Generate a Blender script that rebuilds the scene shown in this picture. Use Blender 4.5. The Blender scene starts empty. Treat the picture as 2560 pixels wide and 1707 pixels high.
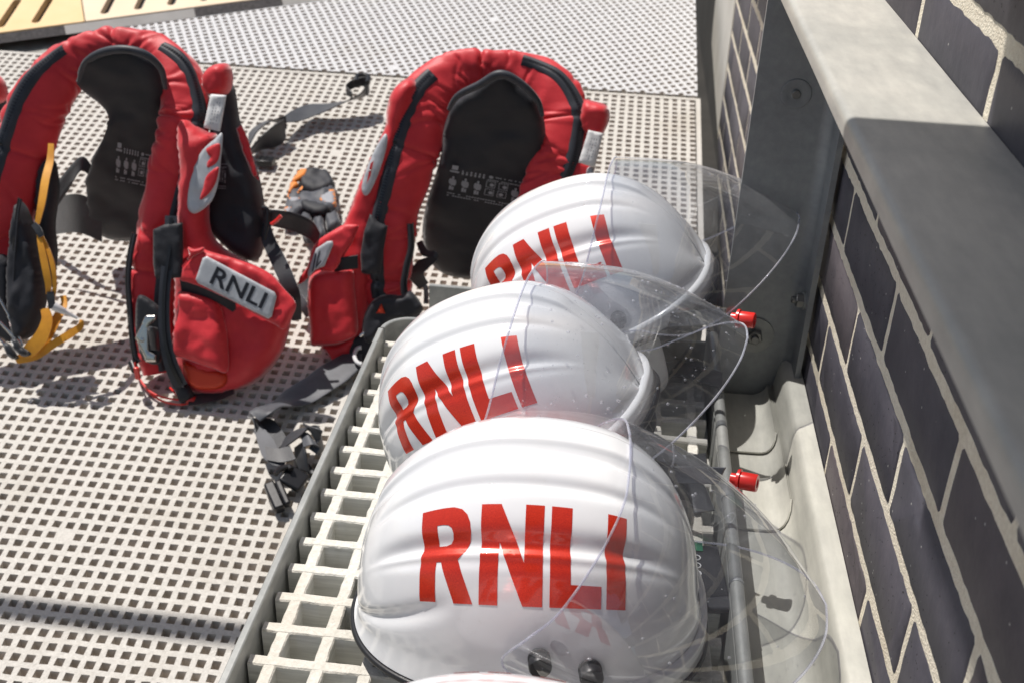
import bpy, bmesh, math, random
from mathutils import Vector, noise, geometry, Matrix
random.seed(7)
sc = bpy.context.scene
col = sc.collection
rad = math.radians
DZ = 1.1                                   # camera height above the deck

# ------------------------------------------------------------------ camera frame (photo is 2560 x 1707)
F = 2828.0
CX = Vector((0.993286, 0.085847, -0.077545))
CY = Vector((0.109371, -0.478460, 0.871272))
CD = Vector((-0.037694, 0.873903, 0.484637))
CX.normalize(); CY.normalize(); CD = CY.cross(CX); CD.normalize()
if CD.y < 0: CD = -CD
def ray(x, y):
    r = Vector((x-1280, y-853.5, F)); return Vector((r.dot(CX), r.dot(CY), -r.dot(CD)))
def PZ(x, y, z):
    r = ray(x, y); t = (z-DZ)/r.z; return Vector((r.x*t, r.y*t, z))
def PY(x, y, Y):
    r = ray(x, y); t = Y/r.y; return Vector((r.x*t, Y, r.z*t+DZ))

# ------------------------------------------------------------------ materials
def new_mat(name):
    m = bpy.data.materials.new(name); m.use_nodes = True
    nt = m.node_tree; b = nt.nodes['Principled BSDF']; return m, nt, b
def pset(b, **k):
    for a, v in k.items():
        b.inputs[a.replace('_', ' ')].default_value = v
def noise_col(nt, c1, c2, scale, detail=5, rough=.6, fac=(.35, .65), vec='Object', stretch=None):
    tc = nt.nodes.new('ShaderNodeTexCoord'); n = nt.nodes.new('ShaderNodeTexNoise')
    n.inputs['Scale'].default_value = scale; n.inputs['Detail'].default_value = detail; n.inputs['Roughness'].default_value = rough
    if stretch:
        mp = nt.nodes.new('ShaderNodeMapping'); mp.inputs['Scale'].default_value = stretch
        nt.links.new(tc.outputs[vec], mp.inputs[0]); nt.links.new(mp.outputs[0], n.inputs['Vector'])
    else: nt.links.new(tc.outputs[vec], n.inputs['Vector'])
    r = nt.nodes.new('ShaderNodeValToRGB'); r.color_ramp.elements[0].position = fac[0]; r.color_ramp.elements[1].position = fac[1]
    r.color_ramp.elements[0].color = (*c1, 1); r.color_ramp.elements[1].color = (*c2, 1)
    nt.links.new(n.outputs['Fac'], r.inputs[0]); return r.outputs[0]
def mixc(nt, a, b, fac, mode='MIX'):
    m = nt.nodes.new('ShaderNodeMix'); m.data_type = 'RGBA'; m.blend_type = mode
    for sock, v in ((m.inputs[0], fac), (m.inputs[6], a), (m.inputs[7], b)):
        if hasattr(v, 'links'): nt.links.new(v, sock)
        elif isinstance(v, tuple): sock.default_value = (*v, 1)
        else: sock.default_value = v
    return m.outputs[2]
def bump(nt, b, scale, dist, strength=1, detail=4, stretch=None, tex='noise'):
    tc = nt.nodes.new('ShaderNodeTexCoord')
    n = nt.nodes.new('ShaderNodeTexNoise' if tex == 'noise' else 'ShaderNodeTexVoronoi')
    n.inputs['Scale'].default_value = scale
    if tex == 'noise': n.inputs['Detail'].default_value = detail
    mp = nt.nodes.new('ShaderNodeMapping'); mp.inputs['Scale'].default_value = stretch or (1, 1, 1)
    nt.links.new(tc.outputs['Object'], mp.inputs[0]); nt.links.new(mp.outputs[0], n.inputs['Vector'])
    bp = nt.nodes.new('ShaderNodeBump'); bp.inputs['Distance'].default_value = dist; bp.inputs['Strength'].default_value = strength
    nt.links.new(n.outputs[0], bp.inputs['Height'])
    old = b.inputs['Normal'].links
    if old: nt.links.new(old[0].from_socket, bp.inputs['Normal'])
    nt.links.new(bp.outputs[0], b.inputs['Normal'])

M = {}
def simple(name, c, rough=.5, metal=0., spec=.5, c2=None, scale=30, bmp=None, coat=0, sheen=0, stretch=None):
    m, nt, b = new_mat(name)
    pset(b, Roughness=rough, Metallic=metal)
    b.inputs['Specular IOR Level'].default_value = spec
    b.inputs['Base Color'].default_value = (*c, 1)
    if c2: nt.links.new(noise_col(nt, c, c2, scale, stretch=stretch), b.inputs['Base Color'])
    if coat: b.inputs['Coat Weight'].default_value = coat; b.inputs['Coat Roughness'].default_value = .05
    if sheen: b.inputs['Sheen Weight'].default_value = sheen; b.inputs['Sheen Roughness'].default_value = .4
    if bmp: bump(nt, b, *bmp)
    M[name] = m; return m
simple('red_fabric', (.58, .013, .022), .5, c2=(.72, .028, .040), scale=14, sheen=.55, bmp=(900, .0006, .45))
bump(M['red_fabric'].node_tree, M['red_fabric'].node_tree.nodes['Principled BSDF'], 26, .0030, .30, 6, (1, 1, 2.2))
simple('orange_red', (.62, .045, .012), .5)
simple('black_fabric', (.010, .011, .016), .65, c2=(.017, .018, .025), scale=10, sheen=.12, bmp=(500, .0006, .5))
simple('grey_fabric', (.045, .05, .062), .6, c2=(.07, .075, .09), scale=60, sheen=.3, bmp=(500, .0006, .5))
simple('webbing', (.017, .019, .024), .45, c2=(.036, .038, .045), scale=25, sheen=.5, bmp=(700, .0006, .6, 3, (1, 1, .2)))
simple('grey_webbing', (.05, .055, .065), .5, c2=(.085, .09, .105), scale=25, sheen=.5, bmp=(700, .0006, .6))
simple('black_plastic', (.012, .012, .014), .35, spec=.5, bmp=(60, .0004, .4))
simple('zip_tape', (.020, .023, .032), .5, c2=(.035, .038, .05), scale=40, sheen=.3, bmp=(800, .0005, .5))
simple('zip_teeth', (.03, .03, .035), .25, spec=.8)
simple('reflective', (.42, .44, .47), .42, c2=(.58, .60, .63), scale=25, spec=.6, coat=.3, bmp=(40, .0012, .6))
simple('print_black', (.012, .013, .02), .5)
simple('print_grey', (.30, .31, .34), .6)
simple('white_label', (.72, .72, .72), .6, c2=(.8, .8, .8), scale=80)
simple('yellow_webbing', (.62, .25, .012), .55, c2=(.80, .36, .02), scale=40, sheen=.4, bmp=(500, .0006, .5))
simple('orange_fabric', (.75, .24, .03), .6, sheen=.3)
simple('steel', (.62, .60, .57), .22, metal=1., bmp=(30, .0006, .3))
simple('rubber', (.012, .012, .014), .4, bmp=(200, .0003, .4))
simple('red_plastic', (.72, .028, .022), .28, spec=.6, coat=.3)
simple('pad_grey', (.05, .052, .06), .75, c2=(.08, .083, .09), scale=60)
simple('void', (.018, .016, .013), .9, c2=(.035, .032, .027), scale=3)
simple('frp_under', (.42, .41, .37), .8, c2=(.22, .21, .19), scale=12)
simple('white_plastic', (.72, .73, .74), .3, spec=.5, coat=.2)
simple('yellow_board', (.74, .51, .25), .7, c2=(.80, .59, .33), scale=4, bmp=(300, .0008, .5))
simple('peach_board', (.74, .59, .42), .7, c2=(.80, .66, .49), scale=4, bmp=(300, .0008, .5))
simple('orange_board', (.76, .47, .20), .7, c2=(.80, .53, .26), scale=4, bmp=(300, .0008, .5))
simple('slot_dark', (.05, .045, .045), .7, c2=(.12, .11, .11), scale=120)
simple('pale_strip', (.50, .48, .45), .7, c2=(.60, .58, .55), scale=14)
simple('green_print', (.02, .18, .09), .5)
simple('brown_rust', (.16, .10, .06), .8)

# GRP grating with grit
def grit(name, c1, c2, dirt):
    m, nt, b = new_mat(name); pset(b, Roughness=.8); b.inputs['Specular IOR Level'].default_value = .35
    base = noise_col(nt, c1, c2, 260, detail=3, fac=(.3, .7))
    d = noise_col(nt, (0, 0, 0), (1, 1, 1), 5, detail=6, fac=(.52, .80))
    c = mixc(nt, base, dirt, mixc(nt, (0, 0, 0), (.5, .5, .5), d))
    nt.links.new(c, b.inputs['Base Color'])
    bump(nt, b, 450, .0012, .8, 3)
    M[name] = m
grit('grp_deck', (.52, .495, .455), (.65, .625, .58), (.36, .31, .23))
grit('grp_far', (.55, .55, .56), (.66, .66, .67), (.48, .46, .42))
grit('grp_tray', (.56, .545, .49), (.71, .695, .64), (.44, .36, .25))
# drawn bar sides with horizontal streaks
m, nt, b = new_mat('grp_side'); pset(b, Roughness=.6)
nt.links.new(noise_col(nt, (.52, .515, .47), (.74, .735, .68), 30, detail=5, fac=(.3, .7), stretch=(.6, .6, 9)), b.inputs['Base Color'])
bump(nt, b, 60, .0008, .5, 3, (.5, .5, 8)); M['grp_side'] = m

# helmet shell
m, nt, b = new_mat('helmet_white'); pset(b, Roughness=.16); b.inputs['Specular IOR Level'].default_value = .6
b.inputs['Coat Weight'].default_value = .6; b.inputs['Coat Roughness'].default_value = .04
base = noise_col(nt, (.80, .81, .83), (.84, .845, .86), 6, fac=(.3, .7))
dirt = noise_col(nt, (0, 0, 0), (1, 1, 1), 45, detail=8, rough=.8, fac=(.60, .78))
nt.links.new(mixc(nt, base, (.58, .57, .54), mixc(nt, (0, 0, 0), (.45, .45, .45), dirt)), b.inputs['Base Color'])
bump(nt, b, 35, .0004, .25, 3); M['helmet_white'] = m
m, nt, b = new_mat('letter_red'); pset(b, Roughness=.30, Metallic=.25); b.inputs['Specular IOR Level'].default_value = .6
b.inputs['Coat Weight'].default_value = .7; b.inputs['Coat Roughness'].default_value = .08
nt.links.new(noise_col(nt, (.52, .015, .004), (.78, .045, .012), 1500, detail=2, fac=(.3, .7)), b.inputs['Base Color']); M['letter_red'] = m

# galvanised steel
def galv(name, c1, c2, metal=.55, rough=.45, scale=9):
    m, nt, b = new_mat(name); pset(b, Roughness=rough, Metallic=metal)
    a = noise_col(nt, c1, c2, scale, detail=8, rough=.65, fac=(.30, .70))
    s = noise_col(nt, (.82, .82, .82), (1.08, 1.08, 1.06), 90, detail=6, fac=(.3, .7), stretch=(1, .25, 1))
    nt.links.new(mixc(nt, a, s, .8, 'MULTIPLY'), b.inputs['Base Color'])
    bump(nt, b, 140, .0004, .5, 5); M[name] = m
galv('galv', (.38, .38, .355), (.57, .55, .50), .08, .5, 6)
galv('galv_post', (.26, .275, .29), (.37, .385, .39), .35, .5, 5)
galv('galv_rim', (.27, .28, .275), (.42, .425, .41), .3, .45, 20)
galv('pan_metal', (.40, .40, .36), (.56, .55, .50), .12, .45, 7)
galv('bolt_metal', (.18, .18, .18), (.28, .28, .27), .7, .38, 60)

# bricks
m, nt, b = new_mat('brick'); pset(b, Roughness=.62); b.inputs['Specular IOR Level'].default_value = .35
oi = nt.nodes.new('ShaderNodeNewGeometry')
rp = nt.nodes.new('ShaderNodeValToRGB'); e = rp.color_ramp.elements
e[0].color = (.062, .060, .074, 1); e[1].color = (.105, .092, .098, 1)
x = rp.color_ramp.elements.new(.5); x.color = (.080, .078, .094, 1)
nt.links.new(oi.outputs['Random Per Island'], rp.inputs[0])
mott = noise_col(nt, (.72, .72, .76), (1.35, 1.30, 1.28), 14, detail=8, rough=.7, fac=(.3, .7))
c = mixc(nt, rp.outputs[0], mott, 1., 'MULTIPLY')
bloom = noise_col(nt, (0, 0, 0), (1, 1, 1), 5, detail=7, rough=.7, fac=(.60, .85), stretch=(1, 1, 1.6))
c = mixc(nt, c, (.20, .22, .28), mixc(nt, (0, 0, 0), (.38, .38, .38), bloom))
tc = nt.nodes.new('ShaderNodeTexCoord'); vo = nt.nodes.new('ShaderNodeTexVoronoi'); vo.inputs['Scale'].default_value = 190
nt.links.new(tc.outputs['Object'], vo.inputs['Vector'])
pr = nt.nodes.new('ShaderNodeValToRGB'); pr.color_ramp.elements[0].position = .14; pr.color_ramp.elements[1].position = .22
nt.links.new(vo.outputs['Distance'], pr.inputs[0])
keep = nt.nodes.new('ShaderNodeMath'); keep.operation = 'GREATER_THAN'; keep.inputs[1].default_value = .66
sep = nt.nodes.new('ShaderNodeSeparateColor'); nt.links.new(vo.outputs['Color'], sep.inputs[0]); nt.links.new(sep.outputs[0], keep.inputs[0])
inv = nt.nodes.new('ShaderNodeMath'); inv.operation = 'SUBTRACT'; inv.inputs[0].default_value = 1; nt.links.new(pr.outputs[0], inv.inputs[1])
pit = nt.nodes.new('ShaderNodeMath'); pit.operation = 'MULTIPLY'; nt.links.new(inv.outputs[0], pit.inputs[0]); nt.links.new(keep.outputs[0], pit.inputs[1])
c = mixc(nt, c, (.012, .012, .014), pit.outputs[0])
light = nt.nodes.new('ShaderNodeMath'); light.operation = 'LESS_THAN'; light.inputs[1].default_value = .03
nt.links.new(sep.outputs[1], light.inputs[0])
lm = nt.nodes.new('ShaderNodeMath'); lm.operation = 'MULTIPLY'; nt.links.new(light.outputs[0], lm.inputs[0]); nt.links.new(inv.outputs[0], lm.inputs[1])
c = mixc(nt, c, (.45, .44, .42), lm.outputs[0])
nt.links.new(c, b.inputs['Base Color'])
bump(nt, b, 90, .0012, .5, 8)
bp = nt.nodes.new('ShaderNodeBump'); bp.invert = True; bp.inputs['Distance'].default_value = .002
nt.links.new(pit.outputs[0], bp.inputs['Height']); nt.links.new(b.inputs['Normal'].links[0].from_socket, bp.inputs['Normal']); nt.links.new(bp.outputs[0], b.inputs['Normal'])
M['brick'] = m
m, nt, b = new_mat('mortar'); pset(b, Roughness=.95)
nt.links.new(mixc(nt, noise_col(nt, (.80, .72, .58), (.92, .85, .70), 300, detail=3), noise_col(nt, (.86, .83, .78), (1, 1, 1), 11, detail=6, fac=(.28, .5)), 1., 'MULTIPLY'), b.inputs['Base Color'])
bump(nt, b, 500, .002, 1., 4); M['mortar'] = m
simple('plinth', (.52, .50, .45), .8, c2=(.62, .60, .55), scale=6, bmp=(60, .001, .4))

# clear visor: thin sheet, transparent with a fresnel sheen and fine scratches
def visor_mat(name, tint, haze, dirtscale=1.):
    m = bpy.data.materials.new(name); m.use_nodes = True; nt = m.node_tree; nt.nodes.clear()
    out = nt.nodes.new('ShaderNodeOutputMaterial')
    tr = nt.nodes.new('ShaderNodeBsdfTransparent'); tr.inputs[0].default_value = (*tint, 1)
    gl = nt.nodes.new('ShaderNodeBsdfGlossy'); gl.inputs['Roughness'].default_value = .02; gl.inputs[0].default_value = (1, 1, 1, 1)
    fr = nt.nodes.new('ShaderNodeFresnel'); fr.inputs[0].default_value = 1.50
    ge = nt.nodes.new('ShaderNodeNewGeometry')
    # fresnel that behaves the same from both faces of the sheet
    dp = nt.nodes.new('ShaderNodeVectorMath'); dp.operation = 'DOT_PRODUCT'
    nt.links.new(ge.outputs['Normal'], dp.inputs[0]); nt.links.new(ge.outputs['Incoming'], dp.inputs[1])
    ab = nt.nodes.new('ShaderNodeMath'); ab.operation = 'ABSOLUTE'; nt.links.new(dp.outputs['Value'], ab.inputs[0])
    om = nt.nodes.new('ShaderNodeMath'); om.operation = 'SUBTRACT'; om.inputs[0].default_value = 1; nt.links.new(ab.outputs[0], om.inputs[1])
    pw = nt.nodes.new('ShaderNodeMath'); pw.operation = 'POWER'; pw.inputs[1].default_value = 4.2; nt.links.new(om.outputs[0], pw.inputs[0])
    ma = nt.nodes.new('ShaderNodeMath'); ma.operation = 'MULTIPLY_ADD'; ma.inputs[1].default_value = .75; ma.inputs[2].default_value = .11
    nt.links.new(pw.outputs[0], ma.inputs[0])
    mx = nt.nodes.new('ShaderNodeMixShader'); nt.links.new(ma.outputs[0], mx.inputs[0]); nt.links.new(tr.outputs[0], mx.inputs[1]); nt.links.new(gl.outputs[0], mx.inputs[2])
    df = nt.nodes.new('ShaderNodeBsdfDiffuse'); df.inputs[0].default_value = (.8, .82, .88, 1)
    h1 = noise_col(nt, (.12, .12, .12), (1, 1, 1), 18, detail=8, rough=.7, fac=(.35, .8), stretch=(1, 1, .4))
    h2 = noise_col(nt, (0, 0, 0), (1, 1, 1), 60, detail=9, rough=.75, fac=(.58, .72), stretch=(.25, 1, 3))
    hh = mixc(nt, h1, h2, .5, 'ADD')
    hm = nt.nodes.new('ShaderNodeMath'); hm.operation = 'MULTIPLY'; hm.inputs[1].default_value = haze; nt.links.new(hh, hm.inputs[0])
    # haze grows where the sheet is seen at a slant
    gz = nt.nodes.new('ShaderNodeMath'); gz.operation = 'MULTIPLY_ADD'; gz.inputs[1].default_value = 1.6; gz.inputs[2].default_value = .7; nt.links.new(pw.outputs[0], gz.inputs[0])
    hz = nt.nodes.new('ShaderNodeMath'); hz.operation = 'MULTIPLY'; hz.use_clamp = True; nt.links.new(hm.outputs[0], hz.inputs[0]); nt.links.new(gz.outputs[0], hz.inputs[1])
    m2 = nt.nodes.new('ShaderNodeMixShader'); nt.links.new(hz.outputs[0], m2.inputs[0]); nt.links.new(mx.outputs[0], m2.inputs[1]); nt.links.new(df.outputs[0], m2.inputs[2])
    nt.links.new(m2.outputs[0], out.inputs[0]); M[name] = m
visor_mat('visor_clear', (.86, .875, .895), .105)
visor_mat('visor_edge', (.88, .88, .95), .60)
visor_mat('droplet', (.90, .90, .93), .45)

# ------------------------------------------------------------------ object helpers
def tag(o, label=None, cat=None, group=None, kind=None):
    if label: o['label'] = label
    if cat: o['category'] = cat
    if group: o['group'] = group
    if kind: o['kind'] = kind
    return o
def empty(name, loc, label=None, cat=None, group=None, rz=0):
    o = bpy.data.objects.new(name, None); col.objects.link(o); o.location = loc; o.rotation_euler = (0, 0, rz); o.empty_display_size = .05
    return tag(o, label, cat, group)
def fin(o, parent):
    col.objects.link(o)
    if parent is not None:
        o.parent = parent
        o.matrix_parent_inverse = Matrix.Translation(parent.location).inverted() if not parent.get('_local') else Matrix()
    return o
def mesh(name, vs, fs, mat, parent=None, smooth=True, mats=None, midx=None):
    me = bpy.data.meshes.new(name); me.from_pydata([tuple(v) for v in vs], [], fs); me.update()
    me.materials.append(M[mat])
    for k in (mats or []): me.materials.append(M[k])
    if midx: me.polygons.foreach_set('material_index', midx)
    me.polygons.foreach_set('use_smooth', [smooth]*len(me.polygons))
    return fin(bpy.data.objects.new(name, me), parent)
class MB:
    def __init__(s): s.v = []; s.f = []
    def add(s, vs, fs):
        o = len(s.v); s.v += [Vector(v) for v in vs]; s.f += [tuple(i+o for i in f) for f in fs]; return s
    def box(s, c, d, R=None):
        hx, hy, hz = d[0]/2, d[1]/2, d[2]/2; vs = []
        for z in (-hz, hz):
            for x, y in ((-hx, -hy), (hx, -hy), (hx, hy), (-hx, hy)):
                v = Vector((x, y, z)); v = R @ v if R else v; vs.append(Vector(c)+v)
        return s.add(vs, [(3, 2, 1, 0), (4, 5, 6, 7), (0, 1, 5, 4), (1, 2, 6, 5), (2, 3, 7, 6), (3, 0, 4, 7)])
    def tube(s, pts, r, n=10, closed=False, cap=True):
        pts = [Vector(p) for p in pts]; N = len(pts); up = Vector((.13, .2, .97)); rings = []
        for i, p in enumerate(pts):
            a = pts[(i-1) % N] if closed or i else p; c = pts[(i+1) % N] if closed or i < N-1 else p
            t = (c-a).normalized(); sx = t.cross(up).normalized(); uy = sx.cross(t)
            up = uy
            rr = r[i] if isinstance(r, (list, tuple)) else r
            rings.append([p+sx*(rr*math.cos(k*2*math.pi/n))+uy*(rr*math.sin(k*2*math.pi/n)) for k in range(n)])
        vs = [v for q in rings for v in q]; fs = []
        for i in range(N if closed else N-1):
            j = (i+1) % N
            for k in range(n): fs.append((i*n+k, i*n+(k+1) % n, j*n+(k+1) % n, j*n+k))
        if cap and not closed: fs += [tuple(range(n))[::-1], tuple((N-1)*n+k for k in range(n))]
        return s.add(vs, fs)
    def revolve(s, c, axis, prof, n=24):
        """prof: list of (radius, height along axis)"""
        ax = Vector(axis).normalized(); u = ax.orthogonal().normalized(); w = ax.cross(u); c = Vector(c)
        vs = [c+ax*h+(u*math.cos(k*2*math.pi/n)+w*math.sin(k*2*math.pi/n))*r for r, h in prof for k in range(n)]
        fs = []
        for i in range(len(prof)-1):
            for k in range(n): fs.append((i*n+k, i*n+(k+1) % n, (i+1)*n+(k+1) % n, (i+1)*n+k))
        fs += [tuple(range(n))[::-1], tuple((len(prof)-1)*n+k for k in range(n))]
        return s.add(vs, fs)
    def build(s, name, mat, parent=None, smooth=True, bevel=0, sub=0):
        o = mesh(name, s.v, s.f, mat, parent, smooth)
        if bevel:
            b = o.modifiers.new('b', 'BEVEL'); b.width = bevel; b.segments = 2; b.limit_method = 'ANGLE'; b.angle_limit = rad(35)
            b.harden_normals = False
        sharp(o)
        return o
def sharp(o, ang=38):
    me = o.data; bm = bmesh.new(); bm.from_mesh(me); bmesh.ops.recalc_face_normals(bm, faces=bm.faces)
    for e in bm.edges:
        if len(e.link_faces) == 2 and e.calc_face_angle(0) > rad(ang): e.smooth = False
    bm.to_mesh(me); bm.free()
def cr(P, t):
    """Catmull-Rom through list of tuples, t in [0,len-1]"""
    n = len(P); i = min(int(t), n-2); f = t-i
    p0, p1, p2, p3 = P[max(i-1, 0)], P[i], P[i+1], P[min(i+2, n-1)]
    return tuple(.5*((2*b)+(-a+c)*f+(2*a-5*b+4*c-d)*f*f+(-a+3*b-3*c+d)*f**3) for a, b, c, d in zip(p0, p1, p2, p3))
def crs(P, n): return [cr(P, (len(P)-1)*i/(n-1)) for i in range(n)]
def ribbon(name, ctrl, mat, parent=None, thick=.0016, n=None, wave=.0):
    """ctrl: list of (x,y,z, wx,wy,wz) centre and half-width vector: a strap of real thickness"""
    n = n or len(ctrl)*7
    P = crs([tuple(c) for c in ctrl], n); vs = []
    for i, p in enumerate(P):
        c = Vector(p[:3]); w = Vector(p[3:]); a = Vector(P[max(i-1, 0)][:3]); b_ = Vector(P[min(i+1, n-1)][:3])
        nn = (b_-a).cross(w)
        nn = nn.normalized() if nn.length > 1e-9 else Vector((0, 0, 1))
        for k in (-1, -.93, -.5, 0, .5, .93, 1):
            e = -.0006 if abs(k) == 1 else (.0004 if abs(k) == .93 else 0)
            vs.append(c+w*k+nn*(thick/2+e))
        for k in (1, .93, .5, 0, -.5, -.93, -1): vs.append(c+w*k-nn*(thick/2))
    fs = []
    for i in range(n-1):
        for k in range(14): fs.append((i*14+k, i*14+(k+1) % 14, (i+1)*14+(k+1) % 14, (i+1)*14+k))
    fs += [tuple(range(14))[::-1], tuple((n-1)*14+k for k in range(14))]
    o = mesh(name, vs, fs, mat, parent); sharp(o, 60); return o
def resample(pts, step, closed=True):
    out = []; n = len(pts)
    for i in range(n if closed else n-1):
        a = Vector(pts[i]); b_ = Vector(pts[(i+1) % n]); L = (b_-a).length; k = max(1, int(round(L/step)))
        for j in range(k): out.append(a+(b_-a)*(j/k))
    if not closed: out.append(Vector(pts[-1]))
    return out
def smooth_poly(pts, per=6):
    n = len(pts); out = []
    for i in range(n):
        p0, p1, p2, p3 = pts[i-1], pts[i], pts[(i+1) % n], pts[(i+2) % n]
        for k in range(per):
            f = k/per
            out.append(tuple(.5*((2*b)+(-a+c)*f+(2*a-5*b+4*c-d)*f*f+(-a+3*b-3*c+d)*f**3) for a, b, c, d in zip(p0, p1, p2, p3)))
    return out
def pillow(name, outline, fn, nrm, T, R, mat, parent=None, step=9, back=.35, wr=0, wfreq=(30, 30, 30), rnd=True, seed=0, edge=0.):
    """cushion with the given outline. fn maps the 2-D outline plane to the world; T is its half thickness, R the rounding distance (outline units)"""
    pts = smooth_poly(outline) if rnd else outline
    pts = resample(pts, step)
    bd = [Vector((p[0], p[1])) for p in pts]
    xs = [p.x for p in bd]; ys = [p.y for p in bd]
    def inside(q):
        c = False; j = len(bd)-1
        for i in range(len(bd)):
            if (bd[i].y > q.y) != (bd[j].y > q.y) and q.x < (bd[j].x-bd[i].x)*(q.y-bd[i].y)/(bd[j].y-bd[i].y)+bd[i].x: c = not c
            j = i
        return c
    def dist(q): return min((q-p).length for p in bd)
    inner = []; y = min(ys); row = 0
    while y < max(ys):
        x = min(xs)+(row % 2)*step/2
        while x < max(xs):
            q = Vector((x, y))
            if inside(q) and dist(q) > step*.6: inner.append(q)
            x += step
        y += step*.87; row += 1
    allp = bd+inner; nb = len(bd)
    V2, E2, F2, *_ = geometry.delaunay_2d_cdt(allp, [(i, (i+1) % nb) for i in range(nb)], [], 1, 1e-5)
    nrm = Vector(nrm).normalized(); vs = []; hs = []
    for q in V2:
        d = dist(q) if (q-bd[0]).length >= 0 else 0
        k = min(1, d/R); hs.append(math.sqrt(max(0, 1-(1-k)**2)))
    n = len(V2)
    for sgn, kk in ((1, 1), (-1, back)):
        for q, h in zip(V2, hs):
            p = fn(q.x, q.y)
            w = 0
            if wr:
                s = Vector((p.x*wfreq[0]+seed, p.y*wfreq[1], p.z*wfreq[2]))
                w = (noise.fractal(s, .8, 2.1, 3)-.1)*wr*min(1, h*1.6)*(1 if sgn > 0 else .3)
            vs.append(p+nrm*(sgn*(h*T*kk+edge)+w))
    fs = [tuple(f) for f in F2]+[tuple(i+n for i in f[::-1]) for f in F2]
    if edge:
        ec = {}
        for f in F2:
            for a, b_ in zip(f, f[1:]+f[:1]): ec[(a, b_)] = 1
        for (a, b_) in ec:
            if (b_, a) not in ec: fs.append((b_, a, a+n, b_+n))
    me_o = mesh(name, vs, fs, mat, parent)
    bm = bmesh.new(); bm.from_mesh(me_o.data)
    if not edge: bmesh.ops.remove_doubles(bm, verts=bm.verts, dist=1e-5)
    bmesh.ops.recalc_face_normals(bm, faces=bm.faces); bm.to_mesh(me_o.data); bm.free()
    return me_o

# ------------------------------------------------------------------ world, sun, camera
SX, SY = .38, -.24                        # sun ray travel per metre of drop
sdir = Vector((SX, SY, -1)).normalized()
w = bpy.data.worlds.new('World'); sc.world = w; w.use_nodes = True
nt = w.node_tree; bg = nt.nodes['Background']; sky = nt.nodes.new('ShaderNodeTexSky'); sky.sky_type = 'NISHITA'; sky.sun_disc = False
el = math.asin(-sdir.z); sky.sun_elevation = el; sky.sun_rotation = math.atan2(-sdir.x, -sdir.y)
sky.air_density = 1.0; sky.dust_density = 1.5
nt.links.new(mixc(nt, sky.outputs[0], (1., .92, .82), 1., 'MULTIPLY'), bg.inputs[0]); bg.inputs[1].default_value = .096
sl = bpy.data.lights.new('sun', 'SUN'); sl.energy = 4.75; sl.angle = rad(.53); sl.color = (1, .955, .90)
so = bpy.data.objects.new('sun', sl); col.objects.link(so); so.rotation_euler = sdir.to_track_quat('-Z', 'Y').to_euler(); so.location = (-2, 1, 5)
cam = bpy.data.cameras.new('camera'); cam.lens = F*36/2560; cam.sensor_width = 36; cam.clip_start = .02; cam.clip_end = 500
co = bpy.data.objects.new('camera', cam); col.objects.link(co)
R = Matrix(((CX.x, -CX.y, -CX.z), (CY.x, -CY.y, -CY.z), (-CD.x, CD.y, CD.z)))
co.matrix_world = Matrix.Translation((0, 0, DZ)) @ R.to_4x4()
cam.dof.use_dof = True; cam.dof.focus_distance = .98; cam.dof.aperture_fstop = 11.5
sc.camera = co
sc.view_settings.view_transform = 'Standard'; sc.view_settings.look = 'None'; sc.view_settings.exposure = 0
sc.cycles.max_bounces = 10; sc.cycles.transparent_max_bounces = 24

# ------------------------------------------------------------------ ground and decks
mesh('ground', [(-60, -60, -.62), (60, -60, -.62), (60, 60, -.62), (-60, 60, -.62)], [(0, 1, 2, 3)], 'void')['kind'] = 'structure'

def grating(name, nx, ny, p, hole, xf, mat, deep=.036, shallow=.023, jit=.0006, ph=(0, 0), keep=None):
    vs = []; b0 = (p-hole)/2
    idx = {}
    W, H_ = 2*nx, 2*ny
    for j in range(H_):
        for i in range(W):
            x = (i//2)*p+(b0 if i % 2 == 0 else p-b0); y = (j//2)*p+(b0 if j % 2 == 0 else p-b0)
            vs.append(xf(x+random.uniform(-jit, jit), y+random.uniform(-jit, jit), random.uniform(-.0003, .0003)))
    fs = []; mi = []
    for j in range(H_-1):
        for i in range(W-1):
            if i % 2 == 0 and j % 2 == 0:
                ci, cj = i//2, j//2
                a, b_, c, d = j*W+i, j*W+i+1, (j+1)*W+i+1, (j+1)*W+i
                if keep and not keep(ci*p+p/2, cj*p+p/2): continue
                o = len(vs)
                if random.random() < .0025:               # a blinded opening
                    fs.append((a, b_, c, d)); mi.append(0); continue
                dx0 = deep if ci % 2 == ph[0] else shallow; dx1 = deep if ci % 2 != ph[0] else shallow
                dy0 = deep if cj % 2 == ph[1] else shallow; dy1 = deep if cj % 2 != ph[1] else shallow
                for (u, v_, dep) in ((a, b_, dy0), (b_, c, dx1), (c, d, dy1), (d, a, dx0)):
                    o = len(vs); vs.append(vs[u]+Vector((0, 0, -dep))); vs.append(vs[v_]+Vector((0, 0, -dep)))
                    fs.append((u, v_, o+1, o)); mi.append(1)
            else:
                fs.append((j*W+i, j*W+i+1, (j+1)*W+i+1, (j+1)*W+i)); mi.append(0)
    return mesh(name, vs, fs, mat, None, False, ['frp_side2'], mi)
simple('frp_side2', (.52, .47, .41), .8, c2=(.74, .68, .61), scale=60)
DM, D0 = .20, -.19                          # the deck rises away from the camera: z = D0 + DM * y
DC = 1/math.sqrt(1+DM*DM); DN = Vector((0, -DM*DC, DC))
def DK(x, y, h=0): return Vector((x, y, D0+DM*y))+DN*h
def FL(x, y, h=0):
    r = ray(x, y); q = DN.dot(DK(0, 0, h)-Vector((0, 0, DZ)))/DN.dot(r); return Vector((r.x*q, r.y*q, r.z*q+DZ))
x0, y0, p = -1.985, .60, .02
EX, SEAM = .183, 2.615
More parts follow.
